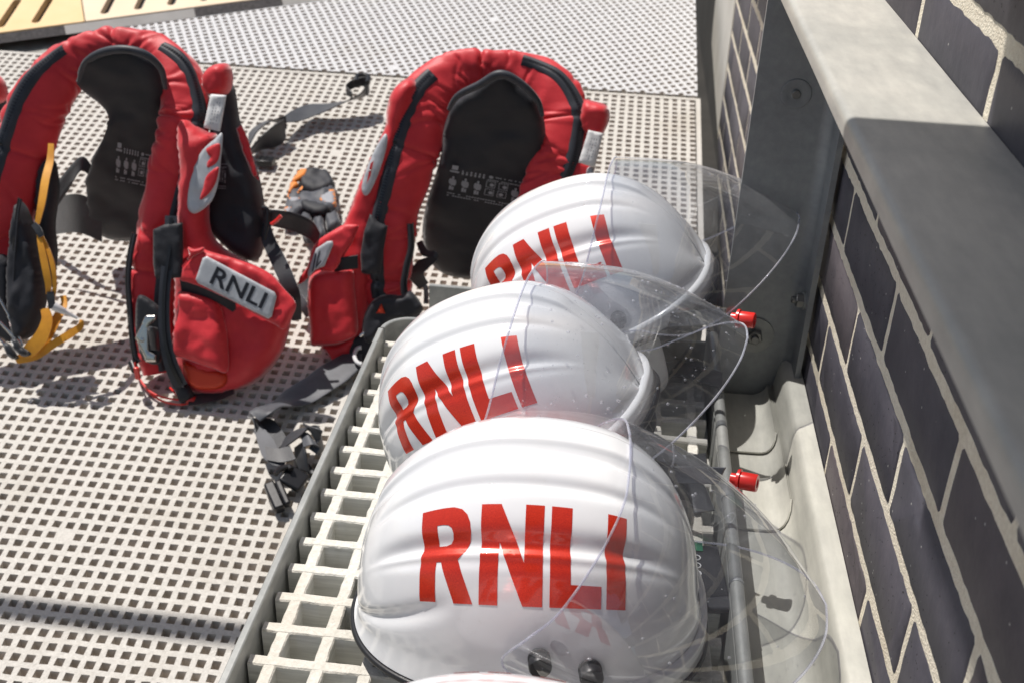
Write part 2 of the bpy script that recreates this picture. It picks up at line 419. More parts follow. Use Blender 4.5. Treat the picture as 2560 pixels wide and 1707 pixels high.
grating('deck', 108, 103, p, .0118, lambda x, y, z: DK(EX-.009-108*p+x, SEAM-.008-(103*p-y)*DC, z), 'grp_deck')['kind'] = 'structure'
mb = MB()
for (xa, xb, ya, yb) in ((EX-.0105, EX, .60, SEAM), (-1.99, EX-.0105, SEAM-.0095, SEAM)):
    mb.add([DK(xa, ya, -.0004), DK(xb, ya, -.0004), DK(xb, yb, -.0004), DK(xa, yb, -.0004), DK(xa, ya, -.03), DK(xb, ya, -.03), DK(xb, yb, -.03), DK(xa, yb, -.03)],
           [(0, 1, 2, 3), (1, 0, 4, 5), (2, 1, 5, 6), (3, 2, 6, 7), (0, 3, 7, 4)])
mb.build('deck_edge', 'grp_deck', None, False)['kind'] = 'structure'
# far deck, same slope, turned 26.6 degrees
A = rad(26.6); ca, sa = math.cos(A), math.sin(A)
ed0 = Vector((-1.5387, 2.653)); ed = Vector((.894, .448)); en = Vector((-.448, .894))
def flat(x, y): return (-1.75+x*ca-y*sa+.9, 1.9+x*sa+y*ca)
def xf(x, y, z):
    q = flat(x, y); return DK(q[0], q[1]*DC, z+.004)
def keepf(x, y):
    q = flat(x, y); return q[1]*DC > SEAM-.03 and q[0] < .30 and (Vector(q)-ed0).dot(en) < .25
far = grating('ramp_deck', 130, 110, p, .0116, xf, 'grp_far', deep=.012, shallow=.009)
bm = bmesh.new(); bm.from_mesh(far.data)
for co_, no_ in (((0, SEAM+.002, 0), (0, -1, 0)), ((.176, 0, 0), (1, 0, 0)), ((ed0.x, ed0.y, 0), (en.x, en.y, 0)), ((0, 4.2, 0), (0, 1, 0)), ((-2.0, 0, 0), (-1, 0, 0))):
    bmesh.ops.bisect_plane(bm, geom=bm.verts[:]+bm.edges[:]+bm.faces[:], plane_co=co_, plane_no=no_, clear_outer=True)
bm.to_mesh(far.data); bm.free(); far['kind'] = 'structure'
mesh('ramp_underside', [DK(-2, SEAM+.01, -.02), DK(.172, SEAM+.01, -.02), DK(.172, 4.2, -.02), DK(-2, 4.2, -.02)], [(0, 1, 2, 3)], 'frp_under')['kind'] = 'structure'

# yellow slotted platform beyond the far deck (built in its own frame: u along its edge, v away from us)
def UV(u, v, z=0): q = ed0+ed*u+en*v; return DK(q.x, q.y, z)
pl = empty('slotted_platform', UV(.3, .3, 0), 'yellow and peach slotted boards of a raised platform at the far edge of the deck', 'platform')
slots = [(-.075+.083*k) for k in range(-6, 20)]
def board(nm, u0, u1, v0, v1, mat, slotted=True):
    """flat board with long rounded slots cut through it"""
    outer = [Vector((u0, v0)), Vector((u1, v0)), Vector((u1, v1)), Vector((u0, v1))]
    pts = list(outer); eds = [(0, 1), (1, 2), (2, 3), (3, 0)]; holes = []
    if slotted:
        d = Vector((.29, .957)); n_ = Vector((d.y, -d.x))
        for s in slots:
            c = Vector((s, .045)); L = .145
            e0, e1 = c, c+d*L
            if e0.x-.015 < u0 or e1.x+.015 > u1: continue
            loop = []
            for k in range(7): a = math.pi*k/6; loop.append(e1+(n_*math.cos(a)+d*math.sin(a))*.0105)
            for k in range(7): a = math.pi*k/6; loop.append(e0-(n_*math.cos(a)+d*math.sin(a))*.0105)
            b0 = len(pts); pts += loop; eds += [(b0+k, b0+(k+1) % 14) for k in range(14)]; holes.append(loop)
    V2, E2, F2, *_ = geometry.delaunay_2d_cdt(pts, eds, [], 0, 1e-6)
    def inhole(q):
        for lp in holes:
            c = False; j = len(lp)-1
            for i in range(len(lp)):
                if (lp[i].y > q.y) != (lp[j].y > q.y) and q.x < (lp[j].x-lp[i].x)*(q.y-lp[i].y)/(lp[j].y-lp[i].y)+lp[i].x: c = not c
                j = i
            if c: return True
        return False
    zt = .024; vs = [UV(q.x, q.y, zt) for q in V2]; fs = []
    for f in F2:
        c = sum((V2[i] for i in f), Vector((0, 0)))/len(f)
        if not inhole(c): fs.append(tuple(f))
    for lp in holes+[outer]:
        for k in range(len(lp)):
            a, b_ = lp[k], lp[(k+1) % len(lp)]; o = len(vs)
            vs += [UV(a.x, a.y, zt), UV(b_.x, b_.y, zt), UV(b_.x, b_.y, zt-.018), UV(a.x, a.y, zt-.018)]; fs.append((o, o+1, o+2, o+3))
    return mesh(nm, vs, fs, mat, pl, False)
board('board', -.6, .205, .006, .225, 'yellow_board'); board('board', .208, 1.8, .006, .225, 'peach_board')
board('board', -.6, 1.8, .228, 1.2, 'orange_board', False)
for a, b_, m_ in ((-.6, .155, 'slot_dark'), (.155, .475, 'pale_strip'), (.475, .70, 'slot_dark'), (.70, 1.8, 'pale_strip')):
    mesh('edge_strip', [UV(a+.001, -.014, .005), UV(b_, -.014, .005), UV(b_, .004, .021), UV(a+.001, .004, .021)], [(0, 1, 2, 3)], m_, pl, False)
mesh('under_board', [UV(-.6, .008, .005), UV(1.8, .008, .005), UV(1.8, 1.2, .005), UV(-.6, 1.2, .005)], [(0, 1, 2, 3)], 'slot_dark', pl)

# ------------------------------------------------------------------ brick wall
XW = .238
wall = empty('brick_wall', (XW, 1.4, 0), 'dark purple-grey brick wall with cream mortar joints along the right side', 'wall')
mb = MB(); rb = random.Random(3)
zb0 = .481
for k in range(-7, 12):
    za, zc = zb0+.075*k+.0056, zb0+.075*(k+1)-.0056
    yoff = .640-.2225*6+(.111 if k % 2 else 0)
    for q in range(0, 22):
        ya, yc = yoff+.2225*q+.0042, yoff+.2225*(q+1)-.0042
        if yc < .15: continue
        yc = min(yc, 2.648)
        if ya > 2.60: continue
        # rounded rectangle outline, edges slightly uneven
        out = []; rr = .003
        nA = max(3, int((yc-ya)/.008)); nB = 6
        tilt = rb.uniform(-.0012, .0012)
        for i in range(nA): out.append((ya+rr+(yc-ya-2*rr)*i/(nA-1), za))
        for i in range(nB): out.append((yc, za+rr+(zc-za-2*rr)*i/(nB-1)))
        for i in range(nA): out.append((yc-rr-(yc-ya-2*rr)*i/(nA-1), zc))
        for i in range(nB): out.append((ya, zc-rr-(zc-za-2*rr)*i/(nB-1)))
        jj = []
        for (y, z) in out:
            n1 = noise.noise(Vector((y*140, z*140, k)))*.0020+noise.noise(Vector((y*35, z*35, k+9)))*.0016
            cy, cz = (ya+yc)/2, (za+zc)/2
            jj.append((y+(n1 if abs(y-cy) > (yc-ya)/2-.004 else 0)+0, z+(n1 if abs(z-cz) > (zc-za)/2-.004 else 0)+tilt*(y-cy)/.1))
        N = len(jj); xo = rb.uniform(-.0006, .0006)
        vs = [(XW+.012, y, z) for y, z in jj]+[(XW+.0008+xo, y, z) for y, z in jj]
        cy, cz = (ya+yc)/2, (za+zc)/2
        vs += [(XW-.0004+xo, cy+(y-cy)*(1-.0016/((yc-ya)/2)), cz+(z-cz)*(1-.0016/((zc-za)/2))) for y, z in jj]
        fs = [(i, (i+1) % N, N+(i+1) % N, N+i) for i in range(N)]+[(N+i, N+(i+1) % N, 2*N+(i+1) % N, 2*N+i) for i in range(N)]
        fs.append(tuple(range(2*N, 3*N)))
        mb.add(vs, fs)
br = mb.build('bricks', 'brick', wall, True)
mo = mesh('mortar', [(XW+.0003, y, z) for y, z in ((.1, -.1), (2.652, -.1), (2.652, 1.42), (.1, 1.42))]+[(XW+.10, y, z) for y, z in ((.1, -.1), (2.652, -.1), (2.652, 1.42), (.1, 1.42))],
     [(0, 1, 2, 3), (4, 7, 6, 5), (0, 4, 5, 1), (1, 5, 6, 2), (2, 6, 7, 3), (3, 7, 4, 0)], 'mortar', wall, False)
for o in (br, mo):
    bm = bmesh.new(); bm.from_mesh(o.data)
    bmesh.ops.bisect_plane(bm, geom=bm.verts[:]+bm.edges[:]+bm.faces[:], plane_co=(0, 2.44, .15), plane_no=(0, .40, -1), clear_outer=True)
    bm.to_mesh(o.data); bm.free()
pw = [(3.262, .43), (3.262, 1.42), (2.655, 1.42), (2.655, .237), (3.20, .318), (3.24, .36)]
vs = [(XW-.001, y, z) for y, z in pw]+[(XW+.2, y, z) for y, z in pw]; n_ = len(pw)
mesh('corner_pier', vs, [tuple(range(n_)), tuple(range(n_, 2*n_))[::-1]]+[(i, (i+1) % n_, n_+(i+1) % n_, n_+i) for i in range(n_)], 'plinth', wall, False)
mesh('dark_backing', [(XW+.21, 1.2, -.62), (XW+.21, 8, -.62), (XW+.21, 8, 1.0), (XW+.21, 1.2, 1.0)], [(0, 1, 2, 3)], 'void', None, False)  # near-black sheet, its colour paints the darkness of the gap under the wall
bpy.data.objects['dark_backing'].name = 'dark_gap_sheet'; bpy.data.objects['dark_gap_sheet']['kind'] = 'structure'

# ------------------------------------------------------------------ steel capping rail on the wall
cap = empty('steel_ledge', (.19, 1.2, .87), 'wide flat galvanised steel ledge with a rounded lip running along the brick wall', 'ledge')
prof = [(.2376, .879), (.1530, .879), (.1505, .8786), (.1484, .8776), (.1470, .8755), (.1464, .8725), (.1463, .8660), (.1500, .8660), (.1512, .8690), (.1560, .8712), (.2376, .8712)]
ys = [.12+i*.02 for i in range(150)]
vs = []; fs = []; N = len(prof)
for j, y in enumerate(ys):
    for (x, z) in prof:
        wv = noise.noise(Vector((x*10, y*7, 3)))*.0006
        vs.append((x, y, z+wv))
for j in range(len(ys)-1):
    for i in range(N-1): fs.append((j*N+i, j*N+i+1, (j+1)*N+i+1, (j+1)*N+i))
fs += [tuple(range(N)), tuple((len(ys)-1)*N+i for i in range(N))[::-1]]
sharp(mesh('ledge_plate', vs, fs, 'galv', cap))
# ------------------------------------------------------------------ post
post = empty('steel_post', (.19, 1.2, .38), 'dark galvanised steel post bolted to the brick wall under the ledge', 'post')
pp = [(.140, 1.200), (.2125, 1.200)]
for k in range(1, 7): a = rad(90*k/6); pp.append((.2125+.014*math.sin(a), 1.200-.014*(1-math.cos(a))))
pp.append((.2265, 1.155))
bk = [(.2325, 1.155)]
for k in range(6, -1, -1): a = rad(90*k/6); bk.append((.2125+.020*math.sin(a), 1.206-.020*(1-math.cos(a))))
bk.append((.140, 1.206))
pr_ = pp+bk; N = len(pr_); zs = [.385, .5, .62, .74, .8655]
vs = [(x, y, z) for z in zs for x, y in pr_]; fs = []
for j in range(len(zs)-1):
    for i in range(N): fs.append((j*N+i, j*N+(i+1) % N, (j+1)*N+(i+1) % N, (j+1)*N+i))
fs += [tuple(range(N))[::-1], tuple((len(zs)-1)*N+i for i in range(N))]
sharp(mesh('post_plate', vs, fs, 'galv_post', post))
c = Vector((.183, 1.200, .760))
mb = MB(); mb.revolve(c, (0, -1, 0), [(.0165, .0003), (.016, .0012), (.0125, .0016), (.0085, .0006), (.0050, .0006)], 32); mb.build('boss', 'galv_post', post)
mb = MB(); mb.revolve(c, (0, -1, 0), [(.0048, .0), (.0048, .0030), (.0042, .0036), (.0001, .0036)], 24); mb.build('stud', 'bolt_metal', post)
def hexbolt(nm, c, ax, r, h, wr_=None, parent=None, mat='bolt_metal'):
    mb = MB()
    if wr_: mb.revolve(c, ax, [(wr_, 0), (wr_, .0022), (r*.9, .0024)], 32)
    o = mb.build(nm+'_washer', 'galv_rim', parent) if wr_ else None
    if o: o.name = 'washer'
    mb = MB(); mb.revolve(Vector(c)+Vector(ax)*.0024, ax, [(r, 0), (r, h*.85), (r*.86, h)], 6)
    mb.revolve(Vector(c)+Vector(ax)*.0024, ax, [(r*.5, h*.9), (r*.5, h*1.5), (r*.42, h*1.6)], 18)
    return mb.build('bolt', mat, parent, True)
hexbolt('bolt', (.2265, 1.176, .531), (-1, 0, 0), .0085, .008, .0105, post)
hexbolt('bolt', (.180, 1.2, .470), (0, -1, 0), .0095, .008, .0225, post, 'bolt_metal')

# ------------------------------------------------------------------ steel gutter pan between bench and wall
pan = empty('steel_trough', (.18, .8, .385), 'pale galvanised steel trough between the grating bench and the brick wall', 'trough')
def sweep_y(nm, prof, y0, y1, mat, parent, thick=0.0025, n=24, endround=0.):
    N = len(prof); vs = []; fs = []
    ys = [y0+(y1-y0)*i/(n-1) for i in range(n)]
    for s in (0, 1):
        for y in ys:
            for i, (x, z) in enumerate(prof):
                a = prof[max(i-1, 0)]; b_ = prof[min(i+1, N-1)]; t = Vector((b_[0]-a[0], b_[1]-a[1])).normalized()
                nx, nz = t.y, -t.x
                yy = y
                if endround:                                       # near end swept back towards the wall side
                    f = i/(N-1); yy = y+(y1-y)/(y1-y0)*endround*max(0, (f-.5)*2)**2
                vs.append((x+nx*thick*s, yy, z+nz*thick*s+noise.noise(Vector((x*12, y*9, 1)))*.0006))
    K = len(ys)*N
    for j in range(len(ys)-1):
        for i in range(N-1):
            fs.append((j*N+i, j*N+i+1, (j+1)*N+i+1, (j+1)*N+i)); fs.append((K+j*N+i, K+(j+1)*N+i, K+(j+1)*N+i+1, K+j*N+i+1))
    for j in (0, len(ys)-1):
        for i in range(N-1): fs.append((j*N+i, K+j*N+i, K+j*N+i+1, j*N+i+1))
    o = mesh(nm, vs, fs, mat, parent); sharp(o, 50); return o
def panprof(off=0.):
    q = [(.085, .383+off), (.14, .384+off), (.185, .385+off)]
    for k in range(0, 7): a = rad(82*k/6); q.append((.185+(.026-off)*math.sin(a)+0, .385+off+(.026-off)*(1-math.cos(a))))
    q += [(.2145-off, .432), ]
    return q
pf = panprof(); pf += [(.2175, .4385), (.2205, .4405), (.2362, .4425), (.2372, .4380)]
sweep_y('trough_body', pf, .12, 1.197, 'pan_metal', pan)
q2 = panprof(.0035)[:-1]
sweep_y('liner_sheet', q2, .935, 1.194, 'pan_metal', pan, .002, 12, .03)
q3 = panprof(.0075)[:-1]
sweep_y('liner_sheet', q3, 1.068, 1.192, 'pan_metal', pan, .002, 10, .02)

# ------------------------------------------------------------------ grating bench
bench = empty('grating_bench', (-.06, .75, .42), 'pale grating bench in a galvanised frame carrying the white helmets', 'bench')
GT = .4255
def bar(mb, a, b_, zt, h, wt, wb, seed):
    """grating bar from a to b (xy), top width wt, bottom width wb, gritty uneven top edges"""
    a = Vector(a); b_ = Vector(b_); L = (b_-a).length; t = (b_-a)/L; nn = Vector((-t.y, t.x)); n = max(2, int(L/.004))
    vs = []; fs = []
    for i in range(n+1):
        c = a+t*(L*i/n); e1 = noise.noise(Vector((i*.45, seed, 0)))*.0007+noise.noise(Vector((i*.13, seed, 5)))*.0007; e2 = noise.noise(Vector((i*.45, seed, 9)))*.0007+noise.noise(Vector((i*.13, seed, 15)))*.0007
        dz = noise.noise(Vector((i*.2, seed, 3)))*.0005
        for (o, z) in ((-wb/2, zt-h), (-wt/2-e1, zt-.0015), (-wt/2+.0012-e1, zt+dz), (wt/2-.0012+e2, zt+dz), (wt/2+e2, zt-.0015), (wb/2, zt-h)):
            q = c+nn*o; vs.append((q.x, q.y, z))
    for i in range(n):
        for k in range(5): fs.append((i*6+k, (i+1)*6+k, (i+1)*6+k+1, i*6+k+1))
    fs += [tuple(range(6)), tuple(n*6+k for k in range(6))[::-1]]
    mb.add(vs, fs)
mb = MB()
xs_ = [-.2415+.0388*k for k in range(10)]; ys_ = [.651+.0379*k for k in range(-14, 15)]
for i, x in enumerate(xs_): bar(mb, (x, .13), (x, 1.195), GT, .034, .0108, .0092, i*3.1)
for j, y in enumerate(ys_):
    if y < .13: continue
    bar(mb, (-.2590-random.uniform(0, .001), y), (.1225+random.uniform(0, .001), y), GT+.0004, .034, .0112, .0094, 50+j*2.3)
g = mb.build('grating', 'grp_tray', bench, True)
g.data.materials.append(M['grp_side'])
g.data.polygons.foreach_set('material_index', [1 if abs(pn.normal.z) < .5 else 0 for pn in g.data.polygons])
mesh('base_sheet', [(-.262, .12, .378), (.134, .12, .378), (.134, 1.3, .378), (-.262, 1.3, .378)], [(0, 1, 2, 3)], 'frp_under', bench)
# frame: left bar, rounded back corner, back bar, right tube-topped bar
ft, fb = .4435, .375
def wallbar(mb, path, th, zt, zb):
    path = [Vector(p_) for p_ in path]; n = len(path); vs = []; fs = []
    for i, p_ in enumerate(path):
        t = (path[min(i+1, n-1)]-path[max(i-1, 0)]).normalized(); nn = Vector((-t.y, t.x))
        for s, z in ((-.5, zb), (-.5, zt-.001), (-.35, zt), (.35, zt), (.5, zt-.001), (.5, zb)):
            q = p_+nn*(th*s); vs.append((q.x, q.y, z+noise.noise(Vector((q.x*8, q.y*8, 0)))*.0007))
    for i in range(n-1):
        for k in range(5): fs.append((i*6+k, i*6+k+1, (i+1)*6+k+1, (i+1)*6+k))
    fs += [tuple(range(6)), tuple((n-1)*6+k for k in range(6))[::-1]]
    mb.add(vs, fs)
mb = MB(); path = [(-.2655, .12+.03*i) for i in range(36)]+[(-.2655, 1.185)]
wallbar(mb, path, .0066, ft, fb); mb.build('frame_bar', 'galv_rim', bench)
mb = MB(); path = [(-.2655+.034*(1-math.cos(rad(a))), 1.189+.034*math.sin(rad(a))) for a in range(6, 91, 7)]+[(-.10, 1.226), (.05, 1.226), (.128, 1.226)]
wallbar(mb, path, .0060, ft-.003, fb); mb.build('frame_bar', 'galv_rim', bench)
mb = MB(); wallbar(mb, [(-.228, 1.312), (-.05, 1.312), (.13, 1.312)], .006, ft+.001, fb-.06); mb.build('back_plate', 'galv_rim', bench)
mb = MB(); wallbar(mb, [(.1315, .12+.03*i) for i in range(39)], .0022, ft-.006, fb)
mb.tube([(.1365, .12+.02*i, .4425+noise.noise(Vector((i*.4, 3, 1)))*.0008) for i in range(57)], .0062, 14)
mb.build('frame_bar', 'galv_rim', bench)
for y in (.60, .78, .905, 1.03, 1.095): MB().tube([(.1365, y, .4425), (.1365, y+.0035, .4425)], .0067, 14).build('frame_seam', 'galv_post', bench)
for y in (.2, 1.27):
    for x in (-.25, .12):
        zl = D0+DM*y; mb = MB(); mb.box((x, y, (zl+.372)/2), (.03, .03, .372-zl)); mb.build('leg', 'galv_rim', bench, False)

# ------------------------------------------------------------------ helmets
NE = 2.2
def shellf(sz):
    a, b_, H_ = .14*sz, .115*sz, .16*sz
    def gro(x, ph):
        d = math.degrees(ph); m_ = d if d <= 90 else 180-d
        u = abs(x)/a; t = max(0, min(1, (.90-u)/.32)); tp = t*t*(3-2*t); fars = 0 if d > 90 else 1
        r_ = 0
        g_ = lambda c, w: math.exp(-((m_-c)/w)**2)
        r_ += .0036*(1/(1+math.exp(-(m_-83.0)/.45)))*min(1, tp*3+.25)            # raised crest band
        r_ -= .0030*g_(79, 2.6)*tp*(fars*.8+.2)
        r_ -= .0034*g_(63.5, 2.6)*tp*(fars*.7+.3)
        s = 1/(1+math.exp(-(m_-41.5)/.5))
        r_ -= .0050*tp*(g_(43.5, 4.0)*s)+.0014*tp*g_(39, 1.8)*(1-s)
        if x < 0:
            tb = max(0, 1-((x+.095*sz)/.050)**2)
            r_ -= .0035*tb*g_(20+(x+.10)*120, 3.2)
        # flared rim and brow
        r_ += .0035*max(0, 1-m_/9.)**1.5
        if x > 0:
            f_ = max(0, (x/a-.5)/.5); r_ += .0040*f_*math.exp(-((m_-20)/16.)**2)
        return r_
    def sh(x, ph, off=0.):
        x = max(-a*.9999, min(a*.9999, x))
        ne = NE if x < 0 else NE+.35*min(1, x/a*2); k = (1-abs(x/a)**ne)**(1/ne); c_, s_ = math.cos(ph), math.sin(ph); q = (abs(c_)**NE+abs(s_)**NE)**(-1/NE)
        P_ = Vector((x, -b_*k*q*c_, H_*k*q*s_)); n_ = Vector((P_.x/a**2*1.0, P_.y/b_**2, P_.z/H_**2))
        n_.normalize(); return P_+n_*(gro(x, ph)*sz+off)
    return sh, a, b_, H_
LET = [([(0, 0), (95, 0), (95, 205), (122, 205), (205, 0), (315, 0), (222, 215), (262, 255), (284, 300), (292, 355), (288, 405), (270, 448), (238, 480), (190, 497), (130, 500), (0, 500)],
        [(95, 288), (140, 288), (168, 297), (184, 320), (188, 352), (180, 382), (160, 398), (130, 403), (95, 403)]),
       ([(350, 0), (455, 0), (455, 300), (595, 0), (705, 0), (705, 500), (600, 500), (600, 205), (462, 500), (350, 500)], None),
       ([(745, 0), (1030, 0), (1030, 112), (860, 112), (860, 500), (745, 500)], None),
       ([(1058, 0), (1163, 0), (1163, 500), (1058, 500)], None)]
def letter_mesh(k, step):
    outer, hole = LET[k]; bm = bmesh.new()
    es = []
    for lp in (outer, hole):
        if not lp: continue
        vs = [bm.verts.new((x, y, 0)) for x, y in lp]
        for i in range(len(vs)): es.append(bm.edges.new((vs[i], vs[(i+1) % len(vs)])))
    bmesh.ops.triangle_fill(bm, use_beauty=True, use_dissolve=False, edges=es)
    x0_ = min(v.co.x for v in bm.verts); x1_ = max(v.co.x for v in bm.verts)
    t = x0_+step
    while t < x1_:
        bmesh.ops.bisect_plane(bm, geom=bm.verts[:]+bm.edges[:]+bm.faces[:], plane_co=(t, 0, 0), plane_no=(1, 0, 0)); t += step
    t = step*.6
    while t < 500:
        bmesh.ops.bisect_plane(bm, geom=bm.verts[:]+bm.edges[:]+bm.faces[:], plane_co=(0, t, 0), plane_no=(0, 1, 0)); t += step*.6
    vs = [v.co.copy() for v in bm.verts]; bm.verts.index_update(); fs = [tuple(v.index for v in f.verts) for f in bm.faces]; bm.free(); return vs, fs
def helmet(C, yaw, sz, label, roll=0., pitch=0., drops=0, open_=0., knob=True, seed=0, strap=None, has_visor=True):
    root = empty('helmet', (C[0], C[1], C[2]+DZ), label, 'helmet', 'white helmets lined up on the grating bench')
    root['_local'] = 1; root.rotation_euler = (roll, pitch, yaw)
    sh, a, b_, H_ = shellf(sz)
    # shell
    nx, nph = 110, 240; vs = []; fs = []
    xs = [-a*math.cos(math.pi*(i+.35)/(nx-.3)) for i in range(nx)]
    for x in xs:
        for j in range(nph+1): vs.append(sh(x, math.pi*j/nph))
    W = nph+1
    for i in range(nx-1):
        for j in range(nph): fs.append((i*W+j, i*W+j+1, (i+1)*W+j+1, (i+1)*W+j))
    n0 = len(vs); vs += [sh(-a*.9999, math.pi/2), sh(a*.9999, math.pi/2)]
    for j in range(nph): fs.append((n0, j+1, j)); fs.append((n0+1, (nx-1)*W+j, (nx-1)*W+j+1))
    shell = mesh('shell', vs, fs, 'helmet_white', root)
    # dark lining inside, slightly smaller
    vi = [Vector(v)*.972+Vector((0, 0, .0)) for v in vs]
    mesh('lining', vi, [f[::-1] for f in fs], 'pad_grey', root)
    # rubber rim
    ring = []
    for k in range(120):
        t = 2*math.pi*k/120; x = a*.9995*math.cos(t); ring.append(sh(x, 0 if math.sin(t) <= 0 else math.pi, .0005)+Vector((0, 0, -.0012)))
    lip = []; ring2 = []
    for k in range(120):
        t = 2*math.pi*k/120; f_ = max(0, math.cos(t)+.25)/1.25; f_ = f_*f_*(3-2*f_); p_ = ring[k]; o_ = Vector((p_.x, p_.y, 0)).normalized()
        prof = [(-.0022, .010), (.0022+.0012*f_, .009), (.0026+.0008*f_, .0052), (.0024+.0010*f_, .001), (.0022+.0012*f_, -.0065*f_-.0012), (.0004, -.0070*f_-.0016)]
        lip += [p_+o_*(a_)+Vector((0, 0, b2)) for a_, b2 in prof]; ring2.append(p_+o_*(.0006+.0006*f_)+Vector((0, 0, -.0098*f_-.0018)))
    fl_ = [(k*6+m_, ((k+1) % 120)*6+m_, ((k+1) % 120)*6+m_+1, k*6+m_+1) for k in range(120) if math.cos(2*math.pi*(k+.5)/120) > -.22 for m_ in range(5)]
    lp_ = mesh('brow_lip', lip, fl_, 'helmet_white', root)
    bm = bmesh.new(); bm.from_mesh(lp_.data); bmesh.ops.delete(bm, geom=[v for v in bm.verts if not v.link_faces], context='VERTS'); bm.to_mesh(lp_.data); bm.free()
    ring = ring2
    mb = MB(); mb.tube(ring, [(.0027+.0016*max(0, math.cos(2*math.pi*k/120)))*sz for k in range(120)], 10, closed=True); mb.build('rubber_rim', 'rubber', root)
    # inner head band
    ring = []
    for k in range(64):
        t = 2*math.pi*k/64; ring.append(Vector((a*.90*math.cos(t), b_*.88*math.sin(t), -.002)))
    mb = MB(); mb.tube(ring, .010*sz, 10, closed=True); mb.build('head_band', 'black_fabric', root)
    # lettering on both sides
    for k in range(4):
        lv, lf = letter_mesh(k, 22)
        for side in (0, 1):
            out = []
            for v in lv:
                u = v.x/1163; x = -.072+.152*u if side == 0 else .080-.152*u
                ph = rad(27.0+29.0*(v.y/500) if side == 0 else 180-(27.0+29.0*(v.y/500)))
                out.append(sh(x*sz, ph, .0003))
            o = mesh('letter', out, lf, 'letter_red', shell)
            o.matrix_parent_inverse = Matrix()
    # ear guards with rivet
    zg = -(C[2]+DZ-GT)*1.0 if pitch > -.3 else -.088
    for s in (-1, 1):
        outl = [(-.030, .006), (.075, .006), (.080, -.010), (.072, zg*.6), (.060, zg*.9), (.030, zg+.0025), (.0, zg*.9), (-.020, zg*.5)]
        def fn(x, z, s=s): return Vector((x*sz, s*(b_*(1-abs(x/.145)**2.2)**.45-.006+z*.15), z))
        g_ = pillow('ear_guard', outl, fn, (0, s, 0), .0035, .006, 'white_plastic', root, step=.006, rnd=True, edge=.0008)
        mb = MB(); c_ = fn(.030, zg*.55)+Vector((0, s*.004, 0)); mb.revolve(c_, (0, s, 0), [(.006, 0), (.006, .001), (.0045, .0016)], 20)
        mb.build('rivet', 'black_plastic', g_)
    if pitch < -.3:                        # padded chin cup hanging under the front of the tipped helmets
        mb = MB(); nu, nv = 28, 14; vs_ = []
        for i in range(nv+1):
            th = math.pi*i/nv
            for k in range(nu):
                a_ = 2*math.pi*k/nu; w_ = 1+.06*math.sin(a_*3+seed)
                vs_.append((.066+.052*math.sin(th)*math.cos(a_)*w_, .030+.058*math.sin(th)*math.sin(a_)*w_, -.040+.034*math.cos(th)))
        mb.add(vs_, [(i*nu+k, i*nu+(k+1) % nu, (i+1)*nu+(k+1) % nu, (i+1)*nu+k) for i in range(nv) for k in range(nu)])
        mb.build('chin_pad', 'black_fabric', root)
    # pivot knobs
    for s in (-1, 1):
        for (x, ph, r_) in ((.018, 13.0, .0085), (.055, 9.5, .0088)):
            p0 = sh(x*sz, rad(ph) if s < 0 else rad(180-ph)); n_ = Vector((.15, s, .10)).normalized()
            mb = MB(); mb.revolve(p0-n_*.002, n_, [(r_*.80, 0), (r_*.80, .004), (r_, .0045), (r_, .0065), (r_*.78, .0072), (r_*.78, .0095), (r_, .0102), (r_, .0165), (r_*.9, .0178)], 28)
            mb.build('visor_knob', 'rubber', root)
    # visor: top edge curve A, bottom edge curve B, both from the right ear (s=-1) over the middle to the left ear (s=1)
    piv = Vector((.018*sz, 0, .035*sz)); rot = Matrix.Rotation(-open_, 3, 'Y')
    KA = [(.000, .1185, .018), (-.008, .1225, .040), (.010, .1265, .062), (.034, .122, .084), (.060, .100, .116), (.077, .067, .138), (.0815, .032, .1465), (.0825, .0, .149)]
    KB = [(.062, .1225, .004), (.085, .126, -.010), (.112, .1265, -.019), (.150, .120, -.0165), (.186, .102, -.009), (.218, .072, -.001), (.238, .037, .005), (.2445, .0, .0075)]
    def side(K, s):
        m_ = abs(s); t = (1-m_)*(len(K)-1); x, y, z = cr(K, t); return Vector((x, y*(1 if s > 0 else -1), z))*sz
    ns, nt_ = 97, 26; vs = []; fs = []
    rowA = []; rowB = []
    for i in range(ns):
        s = -1+2*i/(ns-1); A_ = side(KA, s); B_ = side(KB, s)
        mid_n = Vector((.75, (s)*.9, .55)).normalized()
        for j in range(nt_):
            t = j/(nt_-1); P_ = A_.lerp(B_, t)
            P_ += mid_n*(.020*sz*math.sin(math.pi*t)*(1-abs(s)**3*.65))
            P_ = rot @ (P_-piv)+piv+(Vector((.012, 0, .004)) if pitch < -.3 else Vector()); vs.append(P_)
            if j == 0: rowA.append(P_)
            if j == nt_-1: rowB.append(P_)
    for i in range(ns-1):
        for j in range(nt_-1): fs.append((i*nt_+j, i*nt_+j+1, (i+1)*nt_+j+1, (i+1)*nt_+j))
    if not has_visor: return root
    vis = mesh('visor', vs, fs, 'visor_clear', root)
    e0 = [vs[j] for j in range(nt_)]; e1 = [vs[(ns-1)*nt_+j] for j in range(nt_)]
    loop = rowA+e1[1:-1]+rowB[::-1]+e0[1:-1][::-1]
    mb = MB(); mb.tube(loop, .00105*sz, 6, closed=True); mb.build('visor_rim', 'visor_edge', vis)
